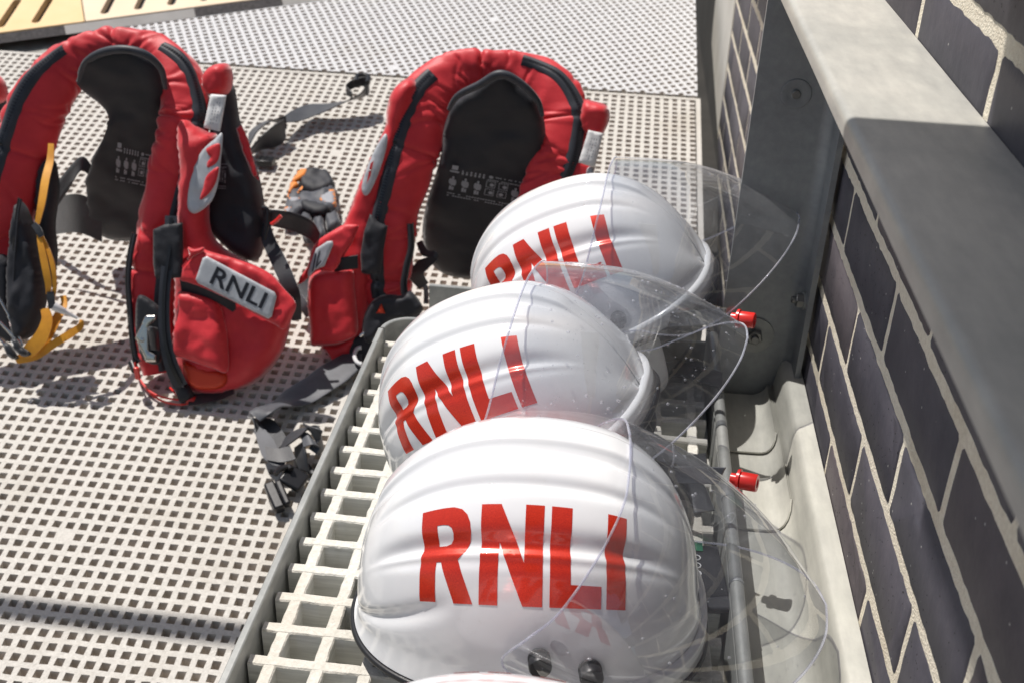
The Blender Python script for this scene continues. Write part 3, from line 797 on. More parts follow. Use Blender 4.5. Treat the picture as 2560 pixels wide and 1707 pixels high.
    if drops:
        rr = random.Random(seed); mb = MB()
        for k in range(drops):
            i = rr.randrange(6, ns-6); j = rr.randrange(2, nt_-2); p_ = vs[i*nt_+j]; u_ = rr.random(); v_ = rr.random()
            p_ = p_.lerp(vs[(i+1)*nt_+j], u_).lerp(vs[i*nt_+j+1], v_)
            du = (vs[(i+1)*nt_+j]-vs[i*nt_+j]).normalized(); dv = (vs[i*nt_+j+1]-vs[i*nt_+j]).normalized(); nn = dv.cross(du).normalized()
            if nn.z < 0: nn = -nn
            r_ = .00040+.0014*rr.random()**3.5
            q = []; 
            for (rr_, h_) in ((1, 0), (.8, .4), (.4, .62)):
                for m_ in range(7): a_ = m_*2*math.pi/7; q.append(p_+(du*math.cos(a_)+dv*math.sin(a_))*r_*rr_+nn*(r_*h_+.0002))
            q.append(p_+nn*(r_*.7+.0002))
            f_ = []
            for l in range(2):
                for m_ in range(7): f_.append((l*7+m_, l*7+(m_+1) % 7, (l+1)*7+(m_+1) % 7, (l+1)*7+m_))
            f_ += [(14+m_, 14+(m_+1) % 7, 21) for m_ in range(7)]
            mb.add(q, f_)
        o = mb.build('water_drops', 'droplet', vis); o['kind'] = 'stuff'
    if strap:
        # chin strap coming out under the far front rim, with its red quick-release pin (given in world space)
        bpy.context.view_layer.update(); inv_ = root.matrix_world.inverted()
        c0 = Vector(strap); ax_ = Vector((.93, -.33, .12)).normalized()
        q0 = inv_ @ (c0+Vector((-.085, .035, -.030))); q1 = inv_ @ (c0+Vector((-.045, .022, -.016))); q2 = inv_ @ (c0+Vector((-.012, .006, -.002)))
        wv_ = (inv_.to_3x3() @ Vector((.003, .002, .0085)))
        ribbon('chin_strap', [tuple(q)+tuple(wv_) for q in (q0, q1, q2)], 'grey_fabric', root, .0025)
        mb = MB(); mb.revolve(inv_ @ (c0-ax_*.004), inv_.to_3x3() @ ax_, [(.0055, 0), (.0055, .006), (.0100, .0062), (.0100, .0088), (.0070, .0093), (.0082, .0098), (.0082, .0235), (.0076, .0245), (.0042, .0245), (.0036, .0215)], 26)
        mb.build('release_pin', 'red_plastic', root)
    return root
h3 = helmet((-.0424, .722, -.647), .021, 1.0, 'white helmet in the foreground, its red RNLI lettering fully in view', roll=-.078, pitch=-.063, seed=1, drops=160, strap=tuple(PY(1838, 1197, .86)))
h2 = helmet((-.068, .928, -.620), -.12, .95, 'white helmet between the other two, rain drops all over its clear visor', roll=-.02, pitch=-.57, drops=620, seed=2, strap=tuple(PY(1838, 796, 1.06)))
h1 = helmet((-.007, 1.195, -.614), -.08, 1.0, 'farthest white helmet, the R of its lettering cut by the helmet in front', roll=-.01, pitch=-.55, seed=3, drops=60)
h4 = helmet((-.035, .418, -.6275), .03, 1.0, 'white helmet mostly cut off by the bottom edge, only the top of its crest showing', seed=4, has_visor=False)
# ------------------------------------------------------------------ life jackets
def plane(Yb, zb, k):
    """sloping sheet through (Yb, zb): y = Yb + k (z - zb); d pushes it away from the camera"""
    def f(px, py, d=0.):
        r = ray(px, py); q = (Yb+d-k*zb+k*DZ)/(r.y-k*r.z); return Vector((r.x*q, r.y*q, r.z*q+DZ))
    return f
def hoop(name, ctrl, fn, parent, dfac=.62, seed=0, mat='red_fabric'):
    """stuffed fabric tube with stitched seams and sharp creases; ctrl: (px, py, halfwidth px, push)"""
    n = 200; P = crs(ctrl, n); C = []; Wd = []
    for (px, py, w_, d) in P:
        c = fn(px, py, d+.02); C.append(c); Wd.append(w_*.93*c.y/F/.80)
    fr = []
    for i in range(n):
        t = (C[min(i+1, n-1)]-C[max(i-1, 0)]).normalized(); vdir = (C[i]-Vector((0, 0, DZ))).normalized()
        S = t.cross(vdir).normalized(); N = S.cross(t).normalized(); N = N if N.dot(vdir) < 0 else -N
        fr.append((C[i], S, N, Wd[i]))
    rr = random.Random(seed*13+1); CRS = []
    for k in range(95):
        inn = rr.random() < .75
        CRS.append((rr.uniform(2, n-3), (math.pi if inn else 0)+rr.uniform(-1.3, 1.3)+(-.5 if inn else .4), rr.uniform(.35, .95), rr.uniform(.45, .95), rr.uniform(-5.5, 5.5), rr.uniform(.0010, .0030)))
    def surf(i, a, off=0., crk=1.):
        i = min(max(i, 0), n-1.001); j = int(i); g = i-j
        c, S, N, w_ = (fr[j][q_]*(1-g)+fr[j+1][q_]*g for q_ in range(4))
        ca_, sa_ = math.cos(a), math.sin(a); q = (abs(ca_)**2.5+abs(sa_)**2.5)**(-1/2.5)
        u = i*.028
        seam = -.0045*math.exp(-(((i+seed*17) % 42-21)/.55)**2)+.0015*math.exp(-((abs((i+seed*17) % 42-21)-2.2)/1.2)**2)
        f1 = noise.noise(Vector((u*4.2+ca_*.8, ca_*1.1+seed, sa_*1.2)))*.0045
        f2 = 0
        if crk > .95:
            for (ci, ca0, al, wd, sl, dp) in CRS:
                if abs(i-ci) > 9: continue
                da = (a-ca0+math.pi) % (2*math.pi)-math.pi
                if abs(da) > al*1.6: continue
                x_ = i-ci-sl*da-.9*math.sin(da*3+ci); e_ = math.exp(-(da/al)**4)
                f2 += dp*e_*(-1.15*math.exp(-(x_/wd)**2)+.75*math.exp(-((x_-1.7)/1.3)**2)+.35*math.exp(-((x_+2.0)/1.5)**2))
        r_ = 1+(f1+f2+seam)/w_*crk
        return c+S*(w_*q*ca_*r_)+N*(w_*dfac*q*sa_*r_+off)+S*(off*ca_)
    nn = 520; na = 72
    vs = [surf(i*(n-1)/(nn-1), 2*math.pi*k/na) for i in range(nn) for k in range(na)]
    fs = [(i*na+k, i*na+(k+1) % na, (i+1)*na+(k+1) % na, (i+1)*na+k) for i in range(nn-1) for k in range(na)]
    fs += [tuple(range(na))[::-1], tuple((nn-1)*na+k for k in range(na))]
    o = mesh(name, vs, fs, mat, parent); sharp(o, 80); return o, surf, n
def zipper(surf, i0, i1, ang, wid, parent, name='zip'):
    """two tapes with a row of teeth between, following the tube surface; ang(i) in radians"""
    vs = []; fs = []; m_ = 9
    for i in range(i0, i1+1):
        for k in range(m_):
            a = ang(i)+wid*(k/(m_-1)*2-1); e = 0 if k in (0, m_-1) else .0022
            if k in (3, 5): e = .0034
            if k == 4: e = .0012
            vs.append(surf(i, a, e, .9))
    for i in range(i1-i0):
        for k in range(m_-1): fs.append((i*m_+k, i*m_+k+1, (i+1)*m_+k+1, (i+1)*m_+k))
    z = mesh(name, vs, fs, 'zip_tape', parent)
    bm = bmesh.new(); bm.from_mesh(z.data); bmesh.ops.recalc_face_normals(bm, faces=bm.faces); bm.to_mesh(z.data); bm.free()
    mb = MB(); i = float(i0)
    def at(f, a, e):
        j = int(f); g = f-j; return surf(j, a, e, .9).lerp(surf(j+1, a, e, .9), g)
    while i < i1-1:
        p_ = at(i, ang(i), .0030); q_ = at(i+.4, ang(i), .0030); s_ = at(i, ang(i)+wid*.20, .0030)
        t = (q_-p_); w_ = s_-p_; nn = w_.cross(t).normalized()*.0010
        mb.add([p_-w_-nn, p_+w_-nn, q_+w_-nn, q_-w_-nn, p_-w_+nn, p_+w_+nn, q_+w_+nn, q_-w_+nn], [(0, 1, 2, 3), (7, 6, 5, 4), (0, 4, 5, 1), (1, 5, 6, 2), (2, 6, 7, 3), (3, 7, 4, 0)])
        i += .82
    mb.build('zip_teeth', 'zip_teeth', z)
    return z
def pix(z, ox, oy, k): return [(x/k+ox, y/k+oy) for x, y in z]
def text_mesh(name, s, fn, mat, parent, bold=.0):
    cu = bpy.data.curves.new('t', 'FONT'); cu.body = s; cu.size = 1; cu.offset = bold; cu.resolution_u = 4
    ob = bpy.data.objects.new('t', cu); col.objects.link(ob)
    dg = bpy.context.evaluated_depsgraph_get(); me = bpy.data.meshes.new_from_object(ob.evaluated_get(dg))
    bpy.data.objects.remove(ob); xs = [v.co.x for v in me.vertices]; ys = [v.co.y for v in me.vertices]
    a, b_, c, d = min(xs), max(xs), min(ys), max(ys)
    vs = [fn((v.co.x-a)/(b_-a), (v.co.y-c)/(d-c)) for v in me.vertices]; fs = [tuple(q.vertices) for q in me.polygons]
    o = mesh(name, vs, fs, mat, parent, False); bpy.data.meshes.remove(me); return o
def quadmap(fn, q, d):
    """unit square to a picture quad (bottom-left, bottom-right, top-right, top-left) on sheet fn pushed by d"""
    def g(u, v):
        x = (q[0][0]*(1-u)+q[1][0]*u)*(1-v)+(q[3][0]*(1-u)+q[2][0]*u)*v; y = (q[0][1]*(1-u)+q[1][1]*u)*(1-v)+(q[3][1]*(1-u)+q[2][1]*u)*v
        return fn(x, y, d)
    return g
def instruction_print(fn, q, d, parent, seed):
    """rows of small pale figures and captions printed on the black back panel"""
    g = quadmap(fn, q, d); rr = random.Random(seed); mb = MB()
    def blob(u, v, ru, rv, n=8):
        vs = [g(u+ru*math.cos(2*math.pi*k/n), v+rv*math.sin(2*math.pi*k/n)) for k in range(n)]; mb.add(vs, [tuple(range(n))])
    def rect(u0, v0, u1, v1): mb.add([g(u0, v0), g(u1, v0), g(u1, v1), g(u0, v1)], [(0, 1, 2, 3)])
    rect(.02, .86, .10, .99); rect(.0, .78, .12, .83)
    for k in range(6): blob(.17+.055*k, .86, .012, .035); rect(.158+.055*k, .76, .182+.055*k, .82)
    blob(.54, .84, .03, .045)
    for k in range(14): rect(.60+.028*k, .84, .62+.028*k, .87) if rr.random() < .85 else None
    for k in range(16): rect(.50+.03*k, .74, .523+.03*k, .765) if rr.random() < .9 else None
    for k in range(6):
        u = .06+.165*k
        if k == 3 or k == 4:
            for j in range(2):
                v0 = .28+.24*j
                for (a, b_, c, e) in ((u-.06, v0, u+.06, v0+.015), (u-.06, v0+.18, u+.06, v0+.195), (u-.06, v0, u-.052, v0+.19), (u+.052, v0, u+.06, v0+.19)): rect(a, b_, c, e)
                blob(u+rr.uniform(-.02, .02), v0+.09, .03, .05)
        else:
            blob(u, .62, .016, .04); blob(u, .48, .035, .11); blob(u-.03, .5, .018, .09); blob(u+.03, .47, .02, .10); rect(u-.03, .24, u+.0, .36); rect(u+.006, .24, u+.03, .34)
    for r_ in range(2):
        for k in range(26):
            if rr.random() < .8: rect(.02+.036*k, .12-.07*r_, .047+.036*k, .145-.07*r_)
    return mb.build('instruction_print', 'print_grey', parent, False)
def edge_teeth(fn, pts, d, parent, side=-1, w_=6.):
    """black binding with a fine toothed edge"""
    P = crs([tuple(map(float, p)) for p in pts], 90); mb = MB(); tb = MB()
    pr_ = []
    for i, (x, y) in enumerate(P):
        a = P[max(i-1, 0)]; b_ = P[min(i+1, 89)]; tx, ty = b_[0]-a[0], b_[1]-a[1]; L = math.hypot(tx, ty); nx, ny = -ty/L, tx/L
        pr_.append((x, y, nx, ny))
    vs = []
    for (x, y, nx, ny) in pr_:
        for k, dd in ((-1, 0), (-.5, -.004), (.5, -.004), (1, 0)): vs.append(fn(x+nx*w_*k, y+ny*w_*k, d+dd))
    fs = [(i*4+k, i*4+k+1, i*4+5+k, i*4+4+k) for i in range(89) for k in range(3)]
    o = mesh('binding', vs, fs, 'black_fabric', parent)
    for (x, y, nx, ny) in pr_:
        c = fn(x+nx*(w_+1.5)*side, y+ny*(w_+1.5)*side, d-.001); tb.box(c, (.0022, .0022, .0022))
    tb.build('zip_teeth', 'zip_teeth', o, False); return o
def patch(name, outl, fn, d, T, R, mat, parent, step=8, **kw):
    nrm = kw.pop('nrm', (0, -1, .35))
    return pillow(name, outl, lambda x, y: fn(x, y, d), nrm, T, R, mat, parent, step=step, **kw)

def vr(name, pts, fn, mat, parent, w_, th=.0022):
    """strap facing the camera: (px, py, push, half width px)"""
    out = []
    for i, (x, y, d, w2) in enumerate(pts):
        a = pts[max(i-1, 0)]; b_ = pts[min(i+1, len(pts)-1)]; tx, ty = b_[0]-a[0], b_[1]-a[1]; L = math.hypot(tx, ty)
        c = fn(x, y, d); e_ = fn(x-ty/L*w2, y+tx/L*w2, d); out.append(tuple(c)+tuple(e_-c))
    return ribbon(name, out, mat, parent, th)
# ---- middle jacket (left of the two that are fully in frame)
A1 = plane(1.50, .108, .38); B1 = plane(1.90, .195, -.40)
j1 = empty('life_jacket', FL(430, 985, 0), 'red life jacket with yellow straps hanging inside its left arm, RNLI flap on its right', 'life jacket', 'red life jackets standing on the deck')
ct = [(-40, 800, 52, -.02), (-22, 700, 60, -.02), (2, 590, 62, 0), (32, 470, 63, 0), (66, 350, 64, .01), (112, 240, 62, .02), (182, 160, 50, .03), (285, 118, 40, .03), (375, 132, 44, .03), (440, 185, 52, .02), (464, 265, 55, .01), (452, 350, 56, 0), (430, 450, 55, 0), (405, 570, 58, 0), (385, 700, 58, 0), (386, 830, 56, 0), (402, 930, 44, 0)]
h_, sf, n_ = hoop('collar', ct, A1, j1, seed=1)
sgn = 1
zipper(sf, 8, 76, lambda i: rad(47), rad(17), j1)
zipper(sf, 104, 198, lambda i: rad(60+(0 if i < 150 else (i-150)*.4)), rad(17), j1)
# back panel with its rolled neck edge
bo = [(200, 215), (210, 165), (245, 133), (300, 122), (360, 132), (405, 170), (425, 230), (430, 330), (420, 450), (400, 600), (330, 604), (270, 598), (236, 570), (220, 510), (217, 450), (238, 395), (265, 335), (276, 296), (250, 262), (222, 240)]
bp1 = patch('back_panel', bo, B1, -.06, .030, 34, 'black_fabric', j1, step=12, wr=.010, wfreq=(11, 11, 16), seed=3)
mb = MB(); mb.tube([B1(*q, -.085) for q in crs([(198., 205.), (212., 160.), (250., 134.), (305., 124.), (362., 136.), (402., 172.), (414., 222.)], 40)], [.0035+.003*math.sin(math.pi*i/39) for i in range(40)], 14); mb.build('neck_edge', 'zip_tape', bp1)
instruction_print(B1, [(285, 455), (400, 478), (415, 385), (292, 355)], -.0935, bp1, 3)
# shoulder behind the right arm
patch('shoulder', [(520, 172), (545, 160), (572, 162), (583, 190), (578, 225), (560, 240), (525, 240), (508, 205)], A1, .03, .030, 22, 'red_fabric', j1, wr=.004, wfreq=(40, 40, 40))
sd = patch('side_panel', [(560, 215), (585, 215), (600, 300), (622, 370), (648, 440), (662, 520), (662, 600), (645, 650), (600, 645), (555, 610), (520, 560), (515, 440), (530, 320), (540, 250)], A1, .055, .032, 30, 'black_fabric', j1, step=12, wr=.006, wfreq=(14, 14, 18), seed=8)
patch('side_stripe', [(590, 322), (604, 312), (622, 352), (648, 452), (632, 440), (606, 380)], A1, .020, .004, 8, 'red_fabric', sd, rnd=False)
instruction_print(A1, [(528, 475), (566, 477), (568, 400), (532, 400)], .0175, sd, 9)
patch('white_label', [(527, 236), (566, 239), (550, 330), (509, 320)], A1, -.012, .0015, 5, 'white_label', j1, rnd=False, wr=.0025, wfreq=(40, 40, 40), edge=.0005)
g = quadmap(A1, [(545, 322), (514, 314), (528, 244), (560, 246)], -.0165); mb = MB()
for r_ in range(3):
    for k in range(8):
        if (k*7+r_*3) % 5: u0 = .2+.22*r_; mb.add([g(u0, .1+.1*k), g(u0+.08, .1+.1*k), g(u0+.08, .16+.1*k), g(u0, .16+.1*k)], [(0, 1, 2, 3)])
mb.build('label_print', 'print_grey', j1, False)
# right lobe
lobe = patch('lobe', [(452, 300), (520, 330), (545, 345), (535, 440), (524, 520), (530, 580), (558, 618), (610, 650), (690, 695), (730, 760), (722, 830), (700, 890), (655, 945), (590, 975), (520, 985), (455, 965), (440, 900), (438, 760), (442, 600), (450, 450)], A1, .012, .036, 46, 'red_fabric', j1, step=11, wr=.006, wfreq=(22, 22, 14), seed=4)
ep = patch('reflective_patch', [(556, 335), (552, 400), (545, 460), (528, 505), (497, 531), (480, 533), (469, 515), (473, 465), (487, 415), (505, 378), (535, 350)], A1, -.026, .0015, 10, 'reflective', j1, edge=.0006, wr=.003, wfreq=(30, 30, 30))
patch('patch_cutout', [(517, 372), (549, 360), (545, 402), (520, 420), (518, 408), (526, 395), (519, 385)], A1, -.0300, .0008, 4, 'red_fabric', ep, step=6, edge=.0003)
patch('patch_cutout', [(517, 440), (546, 418), (540, 455), (524, 482), (500, 500), (508, 470)], A1, -.0300, .0008, 4, 'red_fabric', ep, step=6, edge=.0003)
K = 2.904
flap = patch('flap', pix([(495, 520), (512, 440), (560, 372), (600, 335), (655, 300), (720, 320), (900, 372), (1060, 430), (1160, 490), (1250, 590), (1332, 690), (1318, 770), (1255, 880), (1180, 845), (1040, 770), (900, 690), (760, 625), (640, 575), (560, 545)], 280, 520, K), A1, -.040, .008, 14, 'red_fabric', j1, wr=.004, wfreq=(30, 30, 30), seed=5, edge=.001)
patch('flap_fold', pix([(550, 285), (600, 300), (665, 285), (662, 320), (610, 345), (560, 385), (520, 430), (510, 420), (560, 350)], 280, 520, K), A1, -.047, .004, 4, 'red_fabric', flap, step=5)
fp = patch('reflective_patch', pix([(690, 352), (1180, 612), (1196, 645), (1160, 790), (1135, 806), (625, 548), (608, 520), (660, 365)], 280, 520, K), A1, -.0520, .0012, 5, 'reflective', flap, step=6, rnd=False, edge=.0006)
text_mesh('lettering', 'RNLI', quadmap(A1, [(p_[0], p_[1]) for p_ in pix([(705, 545), (1085, 735), (1135, 625), (762, 425)], 280, 520, K)], -.0545), 'print_black', fp, .018)
patch('pocket', pix([(490, 605), (620, 620), (745, 655), (795, 740), (825, 860), (842, 1000), (838, 1185), (740, 1165), (600, 1118), (500, 1085), (432, 1062), (445, 940), (470, 790), (482, 690)], 280, 520, K), A1, -.030, .017, 26, 'red_fabric', j1, wr=.006, wfreq=(18, 18, 18), seed=11, edge=.001)
patch('orange_lining', pix([(520, 1115), (700, 1165), (832, 1195), (815, 1290), (690, 1318), (572, 1282)], 280, 520, K), A1, -.024, .006, 10, 'orange_red', j1)
patch('zip_cover', pix([(300, 158), (385, 120), (512, 108), (516, 300), (512, 505), (372, 520), (315, 508), (300, 400)], 280, 520, K), A1, -.040, .004, 8, 'black_fabric', j1, rnd=False, edge=.001, wr=.003, wfreq=(30, 30, 30))
ribbon('velcro_band', [tuple(A1(x, y, d))+(0, 0, .012) for x, y, d in ((452, 712, -.036), (500, 722, -.040), (545, 742, -.038), (590, 770, -.026))], 'black_fabric', j1)
edge_teeth(A1, [(338, 585), (327, 640), (322, 700), (326, 770), (332, 840), (340, 890), (348, 905)], -.014, j1, side=1)
patch('belt_backing', pix([(190, 640), (300, 680), (360, 760), (385, 900), (382, 1010), (340, 1130), (235, 1105), (190, 1000), (170, 850)], 280, 520, K), A1, -.030, .006, 8, 'black_fabric', j1)
bk_ = patch('belt_buckle', [(364, 789), (389, 789), (391, 797), (372, 817), (372, 877), (390, 886), (390, 904), (364, 904), (352, 872), (338, 846), (350, 818)], A1, -.043, .0012, 2, 'steel', j1, rnd=False, step=5, edge=.0010)
mb = MB(); mb.revolve(A1(355, 850, -.0455), (0, -1, .35), [(.0042, 0), (.0038, .0016), (.0015, .0022)], 16); mb.build('stud', 'steel', bk_)
ribbon('webbing_loop', [tuple(A1(x, y, d))+(0, 0, .0205*1) for x, y, d in ((374, 846, -.047), (384, 846, -.052), (396, 848, -.040))], 'webbing', j1, .003)
vr('zip_band', [(428, 540, -.036, 15), (425, 620, -.042, 15), (414, 700, -.046, 14), (410, 780, -.046, 14), (414, 850, -.046, 15), (428, 910, -.044, 17), (452, 965, -.036, 18)], A1, 'zip_tape', j1, 0)
vr('zip_chain', [(428, 545, -.040, 4), (424, 620, -.045, 4), (413, 700, -.049, 4), (409, 780, -.049, 4), (413, 850, -.049, 4), (428, 910, -.047, 5), (452, 960, -.039, 5)], A1, 'black_plastic', j1, 0)
patch('bottom_edge', [(435, 950), (470, 960), (484, 992), (450, 1005)], A1, -.022, .010, 10, 'black_fabric', j1)
# red pull cord and handle
mb = MB(); mb.tube([A1(x, y, -.03) if y < 940 else FL(x, y, .006) for x, y in crs([(337., 905.), (342., 935.), (358., 962.), (385., 990.), (420., 1006.), (460., 1010.), (478., 1000.)], 40)], .0018, 8); mb.build('pull_cord', 'red_plastic', j1)
mb = MB(); mb.tube([FL(x, y, .012) for x, y in crs([(345., 940.), (372., 975.), (408., 992.), (450., 998.), (440., 985.), (425., 968.)], 30)], .0017, 8); mb.build('pull_cord', 'red_plastic', j1)
mb = MB(); mb.box(A1(343, 932, -.034), (.008, .006, .022)); mb.build('pull_toggle', 'red_plastic', j1, True, bevel=.0015)
mb = MB(); mb.tube([A1(330, 905, -.02), A1(338, 925, -.03)], .0065, 10); mb.build('cord_stop', 'black_plastic', j1)
mb = MB(); mb.box(FL(478, 1000, .010), (.014, .012, .012)); mb.build('pull_toggle', 'red_plastic', j1, True, bevel=.003)
ribbon('hem_strap', [tuple(FL(x, y, h))+tuple(FL(x+1, y+13, h)-FL(x, y, h)) for x, y, h in ((470, 1000, .012), (510, 995, .012), (550, 985, .012), (585, 970, .02))], 'webbing', j1)
# left lobe seen from inside, with the yellow straps
K = 3.136
ll = patch('inner_lobe', pix([(150, 0), (215, 60), (262, 180), (300, 300), (335, 440), (362, 600), (372, 760), (345, 900), (290, 1030), (200, 1095), (150, 1040), (110, 880), (95, 700), (90, 500), (115, 250), (130, 80)], 0, 500, K), A1, -.02, .030, 18, 'black_fabric', j1, wr=.010, wfreq=(20, 20, 10), seed=21)
patch('inner_lobe', [(100, 425), (135, 400), (150, 470), (140, 560), (145, 640), (130, 720), (105, 640), (92, 560)], A1, .03, .018, 14, 'black_fabric', j1)
patch('inner_lobe', [(-30, 640), (30, 650), (40, 760), (60, 860), (20, 850), (-30, 800)], A1, .0, .02, 14, 'black_fabric', j1)
patch('red_hem', [(24, 770), (42, 780), (54, 850), (40, 860), (22, 800)], A1, -.028, .006, 8, 'red_fabric', j1)
edge_teeth(A1, [(52, 498), (45, 540), (40, 600), (36, 655), (34, 720), (40, 800)], -.048, j1, side=1, w_=4)
vr('yellow_strap', [(128, 360, .0, 7), (126, 400, -.01, 9), (114, 450, -.03, 10), (104, 510, -.045, 9), (93, 560, -.05, 6)], A1, 'yellow_webbing', j1, 0)
vr('yellow_strap', [(97, 588, -.052, 5), (104, 620, -.056, 8), (114, 670, -.058, 9), (121, 710, -.056, 8), (120, 735, -.05, 5)], A1, 'yellow_webbing', j1, 0)
vr('yellow_strap', [(105, 590, -.05, 3), (122, 630, -.054, 5), (133, 670, -.056, 6), (137, 715, -.054, 5), (134, 742, -.05, 4)], A1, 'yellow_webbing', j1, 0)
vr('black_keeper', [(84, 560, -.054, 7), (96, 575, -.056, 8), (104, 592, -.056, 7)], A1, 'webbing', j1, 0)
vr('black_keeper', [(126, 730, -.054, 9), (128, 750, -.054, 9), (130, 772, -.052, 8)], A1, 'webbing', j1, 0)
vr('yellow_strap', [(158, 740, .0, 8), (160, 765, -.01, 8), (140, 800, -.03, 12), (112, 840, -.042, 19), (82, 880, -.045, 18), (40, 900, -.04, 8)], A1, 'yellow_webbing', j1, 0)
vr('yellow_strap', [(112, 772, -.045, 11), (118, 800, -.05, 14), (104, 840, -.054, 17), (78, 872, -.054, 18), (60, 888, -.05, 12)], A1, 'yellow_webbing', j1, 0)
vr('yellow_strap', [(204, 800, -.02, 5), (202, 815, -.024, 8), (180, 832, -.03, 10), (140, 856, -.045, 10), (90, 888, -.05, 11), (45, 903, -.05, 6)], A1, 'yellow_webbing', j1, 0)
mb = MB(); a, b_ = A1(134, 766, -.058), A1(194, 796, -.045); mb.tube([a, a.lerp(b_, .45), a.lerp(b_, .5), b_], [.0072, .0052, .0036, .0022], 14); mb.build('white_toggle', 'white_plastic', j1)
for k, (a, b_) in enumerate((((-4, 742), (24, 792)), ((-6, 800), (40, 845)), ((6, 812), (52, 866)), ((-8, 838), (20, 872)), ((20, 790), (58, 862)))):
    mb = MB(); p0, p1 = A1(*a, -.05), A1(*b_, -.052); mb.tube([p0, p0.lerp(p1, .5), p1], .0021, 10); mb.build('steel_hook', 'steel', j1)
patch('black_tail', pix([(80, 1100), (130, 1090), (180, 1150), (240, 1195), (235, 1215), (180, 1225), (120, 1180)], 0, 500, K), A1, -.055, .005, 8, 'webbing', j1)
patch('black_tail', pix([(20, 1120), (80, 1130), (145, 1225), (130, 1250), (60, 1220)], 0, 500, K), A1, -.05, .005, 8, 'webbing', j1)
# side straps behind
ribbon('waist_strap', [tuple(B1(x, y, d))+(0.003, .004, w_) for x, y, d, w_ in ((255, 560, -.09, .034), (200, 535, -.08, .036), (150, 540, -.06, .034), (110, 560, -.04, .028))], 'webbing', j1)
ribbon('waist_strap', [tuple(B1(x, y, d))+(0.002, .004, w_) for x, y, d, w_ in ((120, 520, -.08, .022), (170, 450, -.06, .020), (205, 410, -.05, .012), (235, 440, -.05, .006))], 'webbing', j1)
ribbon('waist_strap', [tuple(A1(x, y, d))+(0.004, .0, w_) for x, y, d, w_ in ((662, 540, .04, .012), (680, 545, .03, .014), (730, 555, .05, .016), (775, 575, .07, .016), (795, 600, .09, .013))], 'webbing', j1)
vr('crotch_strap', [(655, 520, .06, 12), (668, 590, .04, 16), (695, 650, .02, 19), (718, 700, .0, 19), (735, 745, .0, 17), (742, 800, .02, 12)], A1, 'webbing', j1, 0)
mb = MB(); mb.tube([A1(x, y, .02) for x, y in crs([(655., 520.), (668., 525.), (668., 560.), (660., 600.)], 20)], .0035, 8); mb.build('strap_ring', 'black_plastic', j1)
mb = MB(); mb.tube([A1(678, 562, .0), A1(692, 552, .0), A1(703, 540, .0)], .0030, 8); mb.build('pull_toggle', 'red_plastic', j1)
# long webbing with a buckle trailing out behind the right side
def fr(name, pts, mat, parent, th=.0022):
    """loose strap: (px, py, height above deck, dx px, dy px, dz)"""
    out = []
    for x, y, h, dx, dy, dz in pts:
        c = FL(x, y, h); out.append(tuple(c)+tuple((FL(x+dx, y+dy, h)-c+Vector((0, 0, dz)))*1.22))
    return ribbon(name, out, mat, parent, th)
tr_ = empty('trailing_strap', FL(700, 330, 0), 'black webbing strap with a clip trailing across the deck behind the middle life jacket', 'strap')
fr('webbing', [(622, 352, .035, 0, 14, .0), (640, 325, .045, 2, 10, .004), (670, 305, .05, 2, 8, .006), (700, 302, .05, 3, 5, .010), (716, 308, .045, 0, 2, .014)], 'webbing', tr_)
fr('webbing', [(622, 385, .020, 0, 12, .014), (650, 362, .026, 0, 8, .018), (680, 345, .030, 0, 4, .022), (706, 330, .032, 0, 2, .022), (712, 316, .036, 0, 2, .018), (700, 308, .040, 0, 2, .010)], 'webbing', tr_)
fr('webbing', [(704, 303, .040, 4, 3, .0), (740, 290, .034, 4, 12, .0), (775, 278, .030, 3, 15, .002), (820, 268, .036, 2, 13, .006), (870, 252, .045, 2, 10, .010), (905, 238, .052, 0, 8, .012), (918, 222, .060, 0, 3, .014)], 'webbing', tr_)
fr('webbing', [(918, 226, .060, 0, 2, .014), (922, 212, .066, 0, 2, .013), (905, 205, .07, 0, 2, .010), (880, 212, .066, 0, 2, .010), (866, 226, .055, 0, 2, .010), (880, 238, .05, 0, 3, .008)], 'webbing', tr_)
mb = MB(); mb.tube([FL(x, y, .078) for x, y in crs([(890., 205.), (893., 192.), (912., 188.), (922., 196.), (918., 208.)], 16)], .0055, 8); mb.build('clip', 'black_plastic', tr_)
mb = MB(); c = FL(665, 405, .012)
mb.box(c, (.034, .030, .014)); 
for k in (-1, 0, 1): mb.box(c+Vector((.011*k, -.0, .0075)), (.0035, .026, .004))
mb.build('buckle', 'black_plastic', tr_, True, bevel=.002)

# ---- right jacket
A2 = plane(1.62, .133, .38); B2 = plane(1.86, .182, -.25)
j2 = empty('life_jacket', FL(880, 905, 0), 'red life jacket nearest the bench, partly hidden behind the helmets', 'life jacket', 'red life jackets standing on the deck')
ct = [(975, 800, 50, .02), (968, 740, 58, .01), (968, 650, 60, 0), (978, 560, 60, 0), (1004, 450, 62, 0), (1034, 345, 66, .01), (1074, 248, 64, .02), (1138, 188, 50, .03), (1222, 168, 36, .03), (1310, 182, 42, .03), (1380, 226, 54, .02), (1410, 300, 58, .01), (1397, 380, 58, .0), (1372, 460, 58, 0), (1345, 560, 58, 0), (1315, 660, 56, 0)]
h_, sf2, n_ = hoop('collar', ct, A2, j2, seed=5)
zipper(sf2, 14, 86, lambda i: rad(60+max(0, 40-i)*.4), rad(17), j2)
zipper(sf2, 118, 192, lambda i: rad(56), rad(17), j2)
bo = [(1108, 330), (1124, 280), (1154, 240), (1205, 208), (1251, 186), (1298, 206), (1340, 248), (1362, 310), (1362, 400), (1345, 500), (1315, 620), (1250, 690), (1170, 698), (1108, 684), (1072, 648), (1056, 585), (1066, 510), (1088, 440), (1104, 380)]
